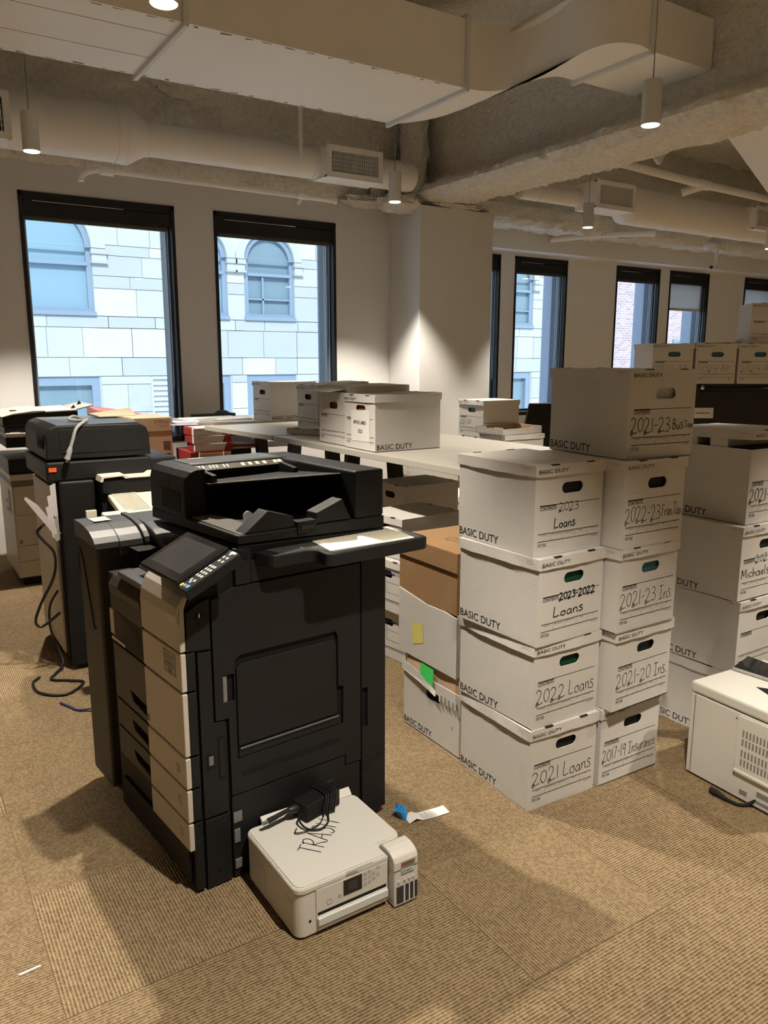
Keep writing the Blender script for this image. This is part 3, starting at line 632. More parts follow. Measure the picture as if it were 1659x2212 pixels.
def brick_mat():
    m = bpy.data.materials.new('red_brick'); m.use_nodes = True; nt = m.node_tree; b = nt.nodes['Principled BSDF']; b.inputs['Roughness'].default_value = .9
    tc = nt.nodes.new('ShaderNodeTexCoord'); mp = nt.nodes.new('ShaderNodeMapping'); mp.inputs['Rotation'].default_value = (R(90), 0, 0)
    t = nt.nodes.new('ShaderNodeTexBrick'); t.inputs['Scale'].default_value = 1.0; t.inputs['Brick Width'].default_value = .22; t.inputs['Row Height'].default_value = .075; t.inputs['Mortar Size'].default_value = .008
    t.inputs['Color1'].default_value = (.40, .27, .30, 1); t.inputs['Color2'].default_value = (.54, .40, .44, 1); t.inputs['Mortar'].default_value = (.60, .60, .64, 1)
    nt.links.new(tc.outputs['Object'], mp.inputs['Vector']); nt.links.new(mp.outputs[0], t.inputs['Vector']); nt.links.new(t.outputs['Color'], b.inputs['Base Color']); return m
br = empty('brick_building', (20, FY+1.5, 0), 0, 'red brick building seen through the narrow far windows', 'building')
MB().box(-4.6, 20, 0, .5, -3, 9).build('brick_wall', brick_mat(), br)
for x, z in ((-.9, 3.2), (-.9, .6), (3.2, 3.2), (3.2, .6), (6.8, 3.2)):
    f = MB(); f.plate(rect(x-.5, x+.4, z, z+1.6), [rect(x-.42, x+.32, z+.08, z+1.52)], 'y', -.06, 0); w = f.build('brick_window', M_WINFRAME, br)
    MB().box(x-.42, x+.32, -.03, -.01, z+.08, z+1.52).build('pane', M_PANE, w)
# ================================================================== STORAGE BOXES
BW, BD, BH = 0.315, 0.3955, 0.304        # width, depth, stacking height with lid
LIDH = 0.037
def stadium(cx, cz, w, h, n=8):
    r = h/2; a = w/2-r
    return [(cx+a+r*math.cos(-math.pi/2+math.pi*k/n), cz+r*math.sin(-math.pi/2+math.pi*k/n)) for k in range(n+1)] + [(cx-a+r*math.cos(math.pi/2+math.pi*k/n), cz+r*math.sin(math.pi/2+math.pi*k/n)) for k in range(n+1)]
_bm = {}
def body_mesh(w=BW, d=BD, h=BH-.006, skin=None, flap=False, torn=False):
    k = (w, d, h, skin, flap, torn)
    if k in _bm: return _bm[k]
    t = .004; mb = MB()
    mb.box(0, w, 0, d, 0, t)
    hole = stadium(w*.535, h*.745, .098, .037)
    mb.plate(rect(0, w, 0, h), [hole], 'y', 0, t); mb.plate(rect(0, w, 0, h), [hole], 'y', d-t, d)
    mb.box(0, t, t, d-t, 0, h); mb.box(w-t, w, t, d-t, 0, h)
    if flap: mb.box(.02, w-.02, t+.0125, t+.0145, h*.45, h-.02)
    # folded inner cuff at the front edge
    mb.box(t, t+.002, t, .03, t, h-.002); mb.box(w-t-.002, w-t, t, .03, t, h-.002)
    me = mb.mesh('body', [skin or M_BOX]); _bm[k] = me; return me
def lid_mesh(w=BW, d=BD, skin=None, seed=0, lh=LIDH):
    k = ('lid', w, d, skin, seed, lh)
    if k in _bm: return _bm[k]
    g, t = .0055, .004; mb = MB(); rg = random.Random(seed)
    x0, x1, y0, y1 = -g, w+g, -g, d+g
    # top, slightly sagging
    n = 8; vs = []
    for zz in (0, -t):
        for i in range(n+1):
            for j in range(n+1):
                u, v = i/n, j/n; sag = -.004*math.sin(math.pi*u)*math.sin(math.pi*v)*rg.uniform(.7, 1.2)
                vs.append((x0+(x1-x0)*u, y0+(y1-y0)*v, zz+sag))
    N = (n+1)**2; fs = []
    for i in range(n):
        for j in range(n):
            a = i*(n+1)+j; fs += [(a, a+n+1, a+n+2, a+1), (N+a, N+a+1, N+a+n+2, N+a+n+1)]
    mb.add(vs, fs)
    # skirts with a slightly wavy lower edge
    def skirt(p, q, nrm):
        p, q, nrm = Vector((*p, 0)), Vector((*q, 0)), Vector((*nrm, 0)); K = 10; vs = []
        for i in range(K+1):
            c = p.lerp(q, i/K); e = math.sin(math.pi*i/K)
            fl = .003*e+rg.uniform(-.0012, .0018); dz = rg.uniform(-.0015, .0015)
            a = c+Vector((0, 0, 0)); b = c+nrm*fl+Vector((0, 0, -lh+dz))
            vs += [a, b, b-nrm*t, a-nrm*t-Vector((0, 0, t))]
        fs = []
        for i in range(K):
            o = 4*i; fs += [(o, o+1, o+5, o+4), (o+1, o+2, o+6, o+5), (o+2, o+3, o+7, o+6), (o+3, o, o+4, o+7)]
        fs += [(0, 3, 2, 1), (4*K, 4*K+1, 4*K+2, 4*K+3)]
        mb.add(vs, fs)
    skirt((x0, y0), (x1, y0), (0, -1)); skirt((x1, y0), (x1, y1), (1, 0)); skirt((x1, y1), (x0, y1), (0, 1)); skirt((x0, y1), (x0, y0), (-1, 0))
    for yy in (y0+.003, y1-.003):                                     # the tab slots along the short edges
        for u in (.2, .72): mb.box(w*u, w*u+.035, yy-.005, yy+.004, -.002, .0012, 1)
    me = mb.mesh('lid', [skin or M_BOX, M_INK if skin is None else skin]); _bm[k] = me; return me
def body_print(w=BW, d=BD, h=BH-.006, side='front'):
    k = ('bp', w, d, h, side)
    if k in _bm: return _bm[k]
    mb = MB()
    if side == 'front':
        o, ux, uy = (0, 0, 0), (1, 0, 0), (0, 0, 1); H = h-LIDH+.003
        rect_on(mb, o, ux, uy, .022, .298, H*.640, H*.6475); rect_on(mb, o, ux, uy, .022, .098, H*.630, H*.640)
        text_on(mb, 'CONTENTS:', (.022, 0, H*.580), ux, uy, .076, .0118, thin=.02)
        rect_on(mb, o, ux, uy, .018, .300, H*.281, H*.290); rect_on(mb, o, ux, uy, .018, .300, H*.183, H*.192)
        for i, tx in enumerate(('BOX NO.', 'BOX LOCATION', 'DESTROY DATE', 'FROM', 'TO')):
            x = .018+.0565*i
            if i: rect_on(mb, o, ux, uy, x, x+.0009, H*.19, H*.268)
            text_on(mb, tx, (x+.028-.0018*len(tx), 0, H*.258), ux, uy, .0036*len(tx), .0042, eps=.0007)
        rect_on(mb, o, ux, uy, .018, .056, H*.152, H*.158)
        text_on(mb, 'ST511208', (.018, 0, H*.118), ux, uy, .038, .0072, thin=.01)
        text_on(mb, 'Staples', (.265, 0, H*.150), ux, uy, .032, .0065, m=1)
    elif side == 'left': text_on(mb, 'BASIC DUTY', (0, d-.006, .011), (0, -1, 0), (0, 0, 1), .215, .028, thin=.004)
    else: text_on(mb, 'BASIC DUTY', (w, .010, .011), (0, 1, 0), (0, 0, 1), .225, .028, thin=.004)
    me = mb.mesh('printing', [M_INK, M_RED], fix=False); _bm[k] = me; return me
def lid_print(w=BW, d=BD, side='front'):
    k = ('lp', w, d, side)
    if k in _bm: return _bm[k]
    mb = MB(); g = .0055+.0034; z = -.026
    if side == 'front': text_on(mb, 'BASIC DUTY', (.005, -g, z), (1, 0, 0), (0, 0, 1), .132, .0125, thin=.004)
    elif side == 'left': text_on(mb, 'Staples', (-g, .052, -.014), (0, -1, 0), (0, 0, 1), .034, .0075, m=1)
    else: text_on(mb, 'Staples', (w+g, d-.052, -.014), (0, 1, 0), (0, 0, 1), .034, .0075, m=1)
    me = mb.mesh('printing', [M_INK, M_RED], fix=False); _bm[k] = me; return me
def box(label, x, y, z, ang, writing=(), lid=True, group=None, fill=None, seed=1, tilt=None, lid_tilt=None, prints=True, flap=False, h=None, lid_dz=0, w=BW, d=BD, left=True, right=True):
    """a white storage box: origin at its front left bottom corner, ang in radians"""
    side = 'right' if -2.2 < ang < -1.2 else 'left'
    hh = (h or BH)-.006
    t = empty('storage_box', (x, y, z), ang, label, 'box', group)
    if tilt: t.rotation_euler = (tilt[0], tilt[1], ang)
    b = place('body', body_mesh(w, d, hh, None, flap), t)
    if prints:
        place('printing', body_print(w, d, hh, 'front'), b)
        if right: place('printing', body_print(w, d, hh, side), b)
    if writing:
        mb = MB()
        for tx, hx, hz, hh_, fit, wid in writing:
            hand_on(mb, tx, (hx, 0, hz), (1, 0, 0), (0, 0, 1), hh_, wid, fit=fit, rnd=sum(map(ord, tx)))
        place('handwriting', mb.mesh('handwriting', [M_INK], fix=False), b)
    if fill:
        f = MB(); f.box(.012, w-.012, .014, d-.014, .006, hh*.90); f.build('contents', fill, t)  # black fills paint the shade inside the box, behind the hand hole
    if lid:
        l = place('lid', lid_mesh(w, d, None, seed), t, (0, 0, hh+.0055+lid_dz))
        if lid_tilt: l.rotation_euler = lid_tilt
        if prints: place('printing', lid_print(w, d, 'front'), l); place('printing', lid_print(w, d, side), l)
    return t
GA, GB, GC = 'boxes in the left front stack', 'boxes in the tall stack', 'boxes in the right stack'
# left front stack (loans)
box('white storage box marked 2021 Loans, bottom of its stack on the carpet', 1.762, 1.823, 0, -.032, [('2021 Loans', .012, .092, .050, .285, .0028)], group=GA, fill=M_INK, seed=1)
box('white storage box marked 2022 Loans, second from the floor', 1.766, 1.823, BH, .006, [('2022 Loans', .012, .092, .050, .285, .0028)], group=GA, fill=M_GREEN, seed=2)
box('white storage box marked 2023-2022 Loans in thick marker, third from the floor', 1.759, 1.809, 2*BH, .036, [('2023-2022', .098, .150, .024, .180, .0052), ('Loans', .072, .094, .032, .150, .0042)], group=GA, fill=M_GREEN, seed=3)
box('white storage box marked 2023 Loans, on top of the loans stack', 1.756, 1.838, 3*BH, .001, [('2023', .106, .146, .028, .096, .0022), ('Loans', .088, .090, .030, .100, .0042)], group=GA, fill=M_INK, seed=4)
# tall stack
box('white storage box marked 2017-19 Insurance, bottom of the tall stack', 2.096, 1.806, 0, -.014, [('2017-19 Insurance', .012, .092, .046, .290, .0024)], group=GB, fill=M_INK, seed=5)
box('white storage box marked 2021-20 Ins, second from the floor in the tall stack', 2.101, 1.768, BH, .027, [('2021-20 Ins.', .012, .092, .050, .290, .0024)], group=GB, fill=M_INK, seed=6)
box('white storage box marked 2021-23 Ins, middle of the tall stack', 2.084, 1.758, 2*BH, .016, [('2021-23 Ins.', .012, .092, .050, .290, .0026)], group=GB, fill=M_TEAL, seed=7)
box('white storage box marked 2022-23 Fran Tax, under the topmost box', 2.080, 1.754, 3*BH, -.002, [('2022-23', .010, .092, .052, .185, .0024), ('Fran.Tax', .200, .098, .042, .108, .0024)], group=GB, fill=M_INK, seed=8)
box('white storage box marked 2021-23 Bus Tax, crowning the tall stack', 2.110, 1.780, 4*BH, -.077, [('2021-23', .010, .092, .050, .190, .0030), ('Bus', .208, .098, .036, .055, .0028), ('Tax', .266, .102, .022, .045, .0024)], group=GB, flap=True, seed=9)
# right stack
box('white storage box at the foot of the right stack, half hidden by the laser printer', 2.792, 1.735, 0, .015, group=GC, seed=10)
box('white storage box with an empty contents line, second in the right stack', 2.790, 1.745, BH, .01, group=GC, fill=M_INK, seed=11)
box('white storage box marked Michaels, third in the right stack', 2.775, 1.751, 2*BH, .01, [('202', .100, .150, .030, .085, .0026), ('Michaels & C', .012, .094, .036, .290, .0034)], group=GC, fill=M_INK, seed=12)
c4 = box('white storage box with propped-up lid and files showing, top of right stack', 2.814, 1.771, 3*BH, .0, [('2021-23', .010, .092, .050, .200, .0034)], lid=False, group=GC)
f = MB(); rg = random.Random(4)
for k, (y0, y1, mt) in enumerate(((.02, .10, 0), (.11, .19, 2), (.20, .24, 0), (.25, .30, 1), (.305, .345, 3), (.35, .38, 0))): f.box(.010, BW-.010, y0, y1, .006, .302+.028*(k in (1, 3, 4)), mt)
f.build('contents', [M_INK, M_WHITEPLASTIC2, M_PAPER, M_TEAL], c4)
l = place('lid', lid_mesh(BW, BD, None, 13), c4, (.002, .0, .372), rot=(R(-1.5), R(0), R(-2))); place('printing', lid_print(), l); place('printing', lid_print(side='left'), l)
# cabinet with boxes on it, standing askew to the wall
CA = R(-30.5)
cb = empty('filing_cabinet', (5.00, 4.02, 0), CA, 'black steel filing cabinet under the 2024 AP boxes', 'cabinet')
CWD, CDP, CHT = 1.07, .42, 1.367
m = MB(); m.box(0, CWD, .02, CDP, .02, CHT); m.box(.01, CWD-.01, .03, CDP-.02, 0, .02); m.build('carcass', M_BIN, cb, bevel=.004)
for k in range(4):
    z = .05+.325*k; m = MB(); m.box(.012, CWD-.012, 0, .02, z, z+.312); d_ = m.build('drawer', M_BIN, cb, bevel=.004)
    m = MB(); m.box(.3, CWD-.3, -.012, .0, z+.27, z+.285); m.build('drawer_pull', M_BIN, d_, bevel=.003)
m = MB(); m.lathe([(.016, 0), (.016, -.006), (.004, -.008)], (.40, 0, CHT-.028), 'y', 16); m.build('lock', M_CHROME, cb)
m = MB(); m.box(.30, .50, -.0035, -.0005, 1.105, 1.185, 0); m.box(.36, .47, -.0045, -.0035, 1.142, 1.147, 1); m.build('paper_label', [M_PAPER, M_INK], cb)
cu, cv = Vector((math.cos(CA), math.sin(CA), 0)), Vector((-math.sin(CA), math.cos(CA), 0))
def oncab(u, v, z): p = Vector((5.00, 4.02, z))+cu*u+cv*v; return p.x, p.y, p.z
for u, lb, da, wr in ((.0, 'leftmost white 2024 AP box on the black cabinet, partly hidden by the tall stack', .0, ''), (.335, 'middle white 2024 AP box on the black cabinet', .0, '8'), (.670, 'rightmost white 2024 AP box on the black cabinet, under another box', .01, '9')):
    x, y, z = oncab(u, .01, CHT)
    box(lb, x, y, z, CA+da, [('2024', .016, .094, .046, .160, .0022), ('AP', .200, .094, .046, .075, .0022)]+([(wr, .262, .022, .018, .014, .0016)] if wr else []), group='boxes marked 2024 AP on the cabinet', fill=M_TEAL, seed=14+int(u*10))
x, y, z = oncab(.755, .055, CHT+BH)
box('white storage box set alone on top of the 2024 AP boxes', x, y, z, CA+R(-13), group='boxes piled on the cabinet', fill=M_INK, seed=19, tilt=(0, R(1.5)))
x, y, z = oncab(.42, .05, CHT+BH)
m = MB(); m.hexa([(0, 0, .002), (.30, .03, .002), (.30, .26, .002), (0, .23, .002)], [(0, 0, .008), (.30, .03, .014), (.30, .26, .014), (0, .23, .008)]); o = m.build('file_folder', mat('manila', (.80, .68, .46), .8, .2), None, (x, y, z), CA); tag(o, 'manila folder lying on the 2024 AP boxes', 'folder')
# ================================================================== TABLES AND WHAT IS ON THEM
TZ = 1.07
def table(label, pts, legs):
    """pts: four top corners (ccw); splayed black steel legs"""
    c = Vector((sum(p[0] for p in pts)/4, sum(p[1] for p in pts)/4, 0)); t = empty('high_table', c, 0, label, 'table', 'grey high tables in a row')
    L = [(p[0]-c.x, p[1]-c.y) for p in pts]
    MB().prism(L, 'z', TZ-.032, TZ).build('tabletop', M_TABLE, t, bevel=.002)
    for (x, y, dx, dy) in legs:
        x -= c.x; y -= c.y; m = MB(); a, b = .045, .030
        m.hexa([(x+dx-a, y+dy-b, 0), (x+dx+a, y+dy-b, 0), (x+dx+a, y+dy+b, 0), (x+dx-a, y+dy+b, 0)], [(x-a, y-b, TZ-.032), (x+a, y-b, TZ-.032), (x+a, y+b, TZ-.032), (x-a, y+b, TZ-.032)])
        m.build('leg', M_BLACKMETAL, t, bevel=.004)
    m = MB(); ys = sorted(set(l[1] for l in legs)); xs = [l[0]-c.x for l in legs]
    m.box(min(xs)+.02, min(xs)+.06, ys[0]-c.y, ys[-1]-c.y, TZ-.08, TZ-.033); m.box(max(xs)-.06, max(xs)-.02, ys[0]-c.y, ys[-1]-c.y, TZ-.08, TZ-.033); m.build('rail', M_BLACKMETAL, t)
    return t
table('nearest grey laminate table, behind the box stacks', [(2.165, 2.45), (3.16, 2.50), (3.09, 4.60), (2.095, 4.585)], [(2.60, 4.44, .0, .12), (2.78, 4.24, .0, -.14), (2.70, 2.75, 0, .2), (2.70, 2.62, 0, -.1)])
table('middle grey laminate table with the lone box near the windows', [(2.095, 4.61), (3.09, 4.625), (3.02, 5.58), (1.988, 5.545)], [(2.60, 5.285, 0, .22), (2.60, 4.74, 0, -.10)])
table('far grey laminate table right under the window sills', [(2.05, 5.88), (3.02, 5.64), (2.98, 6.47), (2.014, 6.42)], [(2.58, 6.42, 0, .18), (2.60, 5.96, 0, -.2)])
M90 = R(-90)
GT = 'boxes on the tables'
mx = box('battered white box with a Myras Amex 2023 sheet on the nearest table', 2.165, 3.786, TZ, M90, lid=True, group=GT, fill=M_DARKRED, seed=21, d=.42, lid_dz=-.012, lid_tilt=(R(1.2), R(-.6), 0))
m = MB(); m.add([(.072, -.0015, .045), (.262, -.0015, .05), (.258, -.0012, .218), (.066, -.0012, .21)], [(0, 1, 2, 3)])
sh = m.build('paper_sheet', M_PAPER, mx)
m = MB(); text_on(m, 'MYRAS AMEX', (.098, -.0020, .138), (1, 0, 0), (0, 0, 1), .128, .020, thin=.002); text_on(m, '2023', (.142, -.0020, .092), (1, 0, 0), (0, 0, 1), .045, .020, thin=.002); m.build('lettering', M_INK, sh, fix=False)
bo = box('white box with a crushed open lid, left of the Myras Amex box', 2.182, 4.118, TZ, M90, lid=False, group=GT, fill=M_DARKRED, d=.40)
m = MB(); g = .006                                             # lid pushed back, its front flap sticking out
m.hexa([(-g, .05, .300), (BW+g, .02, .292), (BW+g, .42, .298), (-g, .43, .300)], [(-g, .05, .336), (BW+g, .02, .330), (BW+g, .42, .336), (-g, .43, .337)])
m.hexa([(-.03, -.10, .296), (BW*.75, -.06, .300), (BW*.9, .03, .316), (-g, .05, .318)], [(-.03, -.10, .299), (BW*.75, -.06, .303), (BW*.9, .03, .320), (-g, .05, .322)])
m.build('lid', M_BOX, bo)
box('white box with a lid tilted up at the far end, behind the crushed box', 2.52, 5.09, TZ, M90, group=GT, fill=M_INK, seed=22, lid_tilt=(R(3.2), 0, 0))
box('white box squeezed between the tilted-lid box and the crushed box', 2.62, 4.76, TZ, M90, group=GT, fill=M_INK, seed=23)
box('white box standing alone in front of the second window', 2.566, 5.985, TZ, R(-87.5), group=GT, fill=M_INK, seed=24)
li = empty('box_lid', (2.235, 4.66, TZ), R(-64), 'loose white box lid lying flat in front of the boxes', 'lid'); place('lid_shell', lid_mesh(.30, .26, None, 25), li, (0, 0, .041))
m = MB(); m.box(0, .46, 0, .40, 0, .008); m.box(.02, .19, .05, .16, .008, .0092, 1); o = m.build('display_board', [M_PAPER, M_GREYCABLE], None, (2.08, 5.92, TZ), R(5)); tag(o, 'white board with a grey patch lying on the far table', 'board')
m = MB(); m.box(0, .40, 0, .06, 0, .026); m.hexa([(.22, .0, .026), (.36, .0, .026), (.36, .05, .026), (.22, .05, .026)], [(.26, .01, .05), (.32, .01, .05), (.32, .05, .05), (.26, .05, .05)]); o = m.build('black_tray', M_BLACK, None, (2.17, 6.37, TZ), R(2)); tag(o, 'flat black tray at the window end of the far table', 'tray')
# boxes beyond the table, by the pillar
G2 = 'boxes piled behind the table'
for k in range(2): box(('white box at the foot of the pile between table and pillar', 'white box with a lid in the middle of the pile by the pillar')[k], 4.17, 5.33, k*BH, M90+.02, group=G2, seed=26+k)
box('white 2024 AP box on top of the pile by the pillar', 4.165, 5.325, 3*BH, M90+.02, [('2024', .012, .100, .042, .085, .0018), ('AP', .115, .100, .042, .05, .0018)], group=G2, fill=M_TEAL, seed=28, right=False)
box('white box directly under the 2024 AP box by the pillar', 4.155, 5.33, 2*BH, M90+.02, group=G2, seed=29)
for k in range(3): box(('lowest white box of the short pile right of the 2024 AP pile', 'second white box of the short pile right of the 2024 AP pile', 'white box under the upturned lid, beside the 2024 AP pile')[k], 4.10, 4.955, k*.322, M90-.04, group=G2, seed=30+k, h=.322)
ul = empty('box_lid', (4.07, 4.975, 3*.322+.058), M90+.02, 'dented box lid turned upside down on the short pile, showing kraft inside', 'lid')
m = MB(); t_ = .004; w_, d_ = .32, .42
m.box(0, w_, 0, d_, -.058, -.054, 1)
m.plate([(0, -.058), (w_, -.058), (w_, .0), (w_-.10, .0), (w_-.10, -.008), (w_-.20, -.012), (w_-.20, .0), (0, .0)], [], 'y', 0, t_)
m.box(0, t_, 0, d_, -.058, .0); m.plate([(0, -.058), (d_, -.058), (d_, 0), (d_-.1, 0), (d_-.12, -.008), (0, -.012)], [], 'x', w_-t_, w_); m.box(0, w_, d_-t_, d_, -.058, 0)
for a in (t_+.0003,): m.box(a, a+.001, t_, d_-t_, -.054, -.002, 1); m.box(t_, w_-t_, d_-t_-.001, d_-t_-.0003, -.054, -.002, 1)
m.build('lid_shell', [M_BOX, M_BOXIN], ul)
def chair(x, y, rz, label):
    t = empty('office_chair', (x, y, 0), rz, label, 'chair', 'black chairs behind the table')
    m = MB(); m.lathe([(.02, .0), (.24, .03), (.24, .07), (.02, .09)], (0, 0, .46), 'z', 24); m.build('seat', M_BLACK, t, smooth=True)
    m = MB(); sec = []
    for k in range(9):
        a = k/8; z = .60+.52*a; w = .20-.05*a*a; yy = .22+.06*a
        sec.append([(-w, yy, z), (w, yy, z), (w, yy+.035, z), (-w, yy+.035, z)])
    m.loft(sec); m.build('backrest', M_BLACK, t, bevel=.012)
    m = MB(); m.tube([(0, 0, .46), (0, 0, .08)], .03, 10); m.build('gas_lift', M_BLACKMETAL, t)
    m = MB()
    for k in range(5): a = 2*math.pi*k/5; m.tube([(0, 0, .10), (.28*math.cos(a), .28*math.sin(a), .05), (.28*math.cos(a), .28*math.sin(a), .03)], .02, 8)
    m.build('base', M_BLACKMETAL, t); m = MB(); m.tube([(0, .1, .5), (0, .24, .55), (0, .25, .75)], .02, 8); m.build('back_bracket', M_BLACKMETAL, t)
chair(5.72, 6.1, R(160), 'black office chair behind the 2024 AP pile by the window')
chair(5.70, 5.10, R(60), 'black office chair half hidden by the 2021-23 Bus Tax box')
# ---- the brown pile between copier and loans stack
AD = R(-90)
pb = box('scuffed white storage box under a squashed brown carton, on the carpet', 1.788, 2.632, 0, AD, lid=False, h=.268, left=False, d=.32, w=.392, prints=False)
m = MB(); text_on(m, 'BASIC DUTY', (.004, 0, .012), (1, 0, 0), (0, 0, 1), .20, .027, thin=.004)
hand_on(m, '4', (.335, 0, .10), (1, 0, 0), (0, 0, 1), .018, .0015); m.build('printing', M_INK, pb, fix=False)
m = MB()                                                         # torn lid rim folding away to the right
m.add([(-.006, -.006, .292), (.05, -.008, .285), (.14, -.010, .270), (.235, -.012, .232), (.25, -.02, .215), (.20, -.014, .222), (.10, -.012, .238), (.02, -.010, .248), (-.006, -.008, .250)], [(0, 1, 2, 3, 4, 5, 6, 7, 8)])
m.add([(-.006, -.003, .292), (.05, -.004, .285), (.14, -.006, .270), (.235, -.008, .232), (.25, -.016, .215), (.20, -.010, .222), (.10, -.008, .238), (.02, -.006, .248), (-.006, -.004, .250)], [(8, 7, 6, 5, 4, 3, 2, 1, 0)])
for k in range(5): x = .255+.025*k; m.add([(x, -.003, .19+.01*(k % 2)), (x+.022, -.014, .205), (x+.012, -.004, .235), (x-.004, -.002, .228)], [(0, 1, 2, 3)])
m.build('torn_rim', M_BOX, pb)
kr = empty('squashed_carton', (1.796, 2.618, .262), AD, 'squashed brown carton with a green sticker, wedged between two white boxes', 'carton')
m = MB(); sec = []
for k in range(13):
    a = k/12; x = .002+.370*a; h = .062-.012*math.sin(a*9)*.3-.03*a; y = -.006-.010*math.sin(math.pi*a)*math.sin(a*7)
    zb = -.0-.055*sm(a*1.15-.2); sec.append([(x, y, zb), (x, .30, .0), (x, .30, .055), (x, y*.4, .058)])
m.loft(sec); m.build('carton_body', M_KRAFT2, kr)
m = MB(); m.add([(.115, -.0165, .000), (.205, -.0175, -.018), (.20, -.010, .052), (.112, -.011, .056)], [(0, 1, 2, 3)]); m.build('sticker', M_GREENTAPE, kr)
wb = empty('white_box', (1.785, 2.672, .322), AD, 'plain white carton with a yellow note, under the brown carton', 'box')
m = MB(); W_, D_, H_ = .402, .315, .262; t_ = .005
m.plate([(0, 0), (W_, .0), (W_, H_-.012), (W_-.08, H_-.004), (W_*.5, H_-.006), (0, H_+.02)], [], 'y', 0, t_); m.box(0, W_, D_-t_, D_, 0, H_); m.box(0, t_, t_, D_-t_, 0, H_); m.box(W_-t_, W_, t_, D_-t_, 0, H_); m.box(0, W_, 0, D_, 0, t_)
m.box(.01, W_-.01, .01, D_-.01, .02, H_-.015, 1)
m.build('box_body', [M_BOX, M_KRAFT], wb, bevel=.002)
m = MB(); m.add([(.110, -.001, .058), (.185, -.001, .085), (.176, -.001, .168), (.098, -.001, .150)], [(0, 1, 2, 3)]); m.build('sticky_note', M_YELLOW, wb)
bb = empty('brown_carton', (1.790, 2.676, .578), AD, 'brown lidded carton on top of the pile beside the loans stack', 'carton')
m = MB(); m.box(0, .400, 0, .31, 0, .235); m.build('carton_body', M_KRAFT, bb, bevel=.003)
m = MB(); m.box(-.008, .408, -.008, .318, .170, .252); l_ = m.build('carton_lid', M_KRAFT, bb, bevel=.003)
m = MB(); hand_on(m, '050', (.33, .15, .2525), (-1, 0, 0), (0, -1, 0), .05, .0022, fit=.16); hand_on(m, 'R', (.31, .26, .2525), (-1, 0, 0), (0, -1, 0), .04, .0018); m.build('handwriting', M_INK, l_, fix=False)
# ---- white boxes under the near table
G3 = 'boxes under the near table'
def plainbox(label, x, y, z, ang, seed, pr=False, w=BW, d=BD, h=BH, lid=True):
    t = box(label, x, y, z, ang, group=G3, seed=seed, prints=False, w=w, d=d, h=h, lid=lid)
    if pr:
        m = MB(); o, ux, uy = (0, 0, 0), (1, 0, 0), (0, 0, 1)
        rect_on(m, o, ux, uy, 0, w, .060, .064); rect_on(m, o, ux, uy, 0, w, .053, .055)
        for a in (.10, .155, .21): rect_on(m, o, ux, uy, w-.15, w-.025, a, a+.0015)
        rect_on(m, o, ux, uy, w-.15, w-.148, .10, .21); rect_on(m, o, ux, uy, w-.026, w-.024, .10, .21); rect_on(m, o, ux, uy, w-.145, w-.075, .198, .206); text_on(m, 'BOX', (w-.065, 0, .198), ux, uy, .03, .008)
        o, ux = (w, 0, 0), (0, 1, 0); rect_on(m, o, ux, uy, 0, d, .060, .064); rect_on(m, o, ux, uy, 0, d, .053, .055)
        m.build('printing', mat('navy_ink', (.02, .02, .06), .7, .2), t, fix=False)
    return t
plainbox('white box with blue rules on the floor, seen past the copier corner', 2.11, 3.47, 0, R(-82), 40, True, h=.272)
plainbox('white box with blue rules, upper one past the copier corner', 2.09, 3.44, .272, R(-84), 41, True, h=.272)
plainbox('white box with sunlit lid edge under the near table', 2.125, 3.515, .544, R(-84), 42, h=.215)
plainbox('white box deep under the near table, lowest of its pile', 2.46, 3.98, .0, R(-86), 43)
plainbox('white box deep under the near table, middle of its pile', 2.46, 3.97, BH, R(-86), 44)
plainbox('white box with a hand hole deep under the near table, top of its pile', 2.46, 3.96, 2*BH-.0, R(-88), 45, h=.23)
plainbox('bright white box leaning far under the middle table', 2.72, 4.62, .0, R(-84), 46); plainbox('bright white box on top, far under the middle table', 2.70, 4.60, BH, R(-80), 47)
plainbox('white open box beyond the tables at the pillar foot', 3.35, 4.60, .0, R(-100), 48); plainbox('white box stacked at the pillar foot beyond the tables', 3.33, 4.58, BH, R(-97), 49)
# ================================================================== THE BIG BLACK COPIER (local x = depth from its front, y = along its front, z up)
MA = R(5.753)
mf = empty('photocopier', (.6751, 2.0237, 0), MA, 'large black office photocopier with grey front panels and touch screen, nearest', 'photocopier')
core = [(-.030, .02), (-.030, .86), (-.018, .90), (.012, .935), (.06, .958), (.11, .968), (.122, .985), (.668, .985), (.668, .02)]
m = MB(); m.prism(core, 'y', .012, .284); m.box(-.030, .668, .284, .60, .02, .858); m.box(.30, .668, .284, .60, .858, .985); m.box(.0, .64, .03, .58, 0, .02); m.build('main_body', M_BLACK2, mf)
def sidep(name, poly, y0=.0, y1=.012, holes=(), parent=None, mt=None, bev=.0015):
    return MB().plate(poly, list(holes), 'y', y0, y1).build(name, mt or M_BLACK, parent or mf, bevel=bev)
notch = [(.116, .386), (.497, .386), (.499, .515), (.480, .520), (.479, .690), (.470, .706), (.134, .709), (.116, .695)]
hnd = [(.076, .573), (.111, .573), (.112, .657), (.076, .658)]
door = sidep('side_door', [(.049, .525), (.049, .889), (.119, .915), (.173, .915), (.568, .915), (.568, .235), (.507, .235), (.507, .272), (.092, .275), (.090, .525)], holes=[notch, hnd])
tray = sidep('bypass_tray', [(.121, .425), (.474, .425), (.474, .664), (.462, .680), (.140, .680), (.121, .668)], .002, .010, parent=door)
m = MB(); m.box(.121, .490, .003, .010, .389, .420); m.build('tray_sill', M_BLACK, tray)
m = MB(); m.tube([(.124, -.001, .418), (.478, -.001, .418)], .0032, 8); m.build('tray_hinge', mat('grey_metal', (.20, .20, .20), .35, .5, .6), tray)
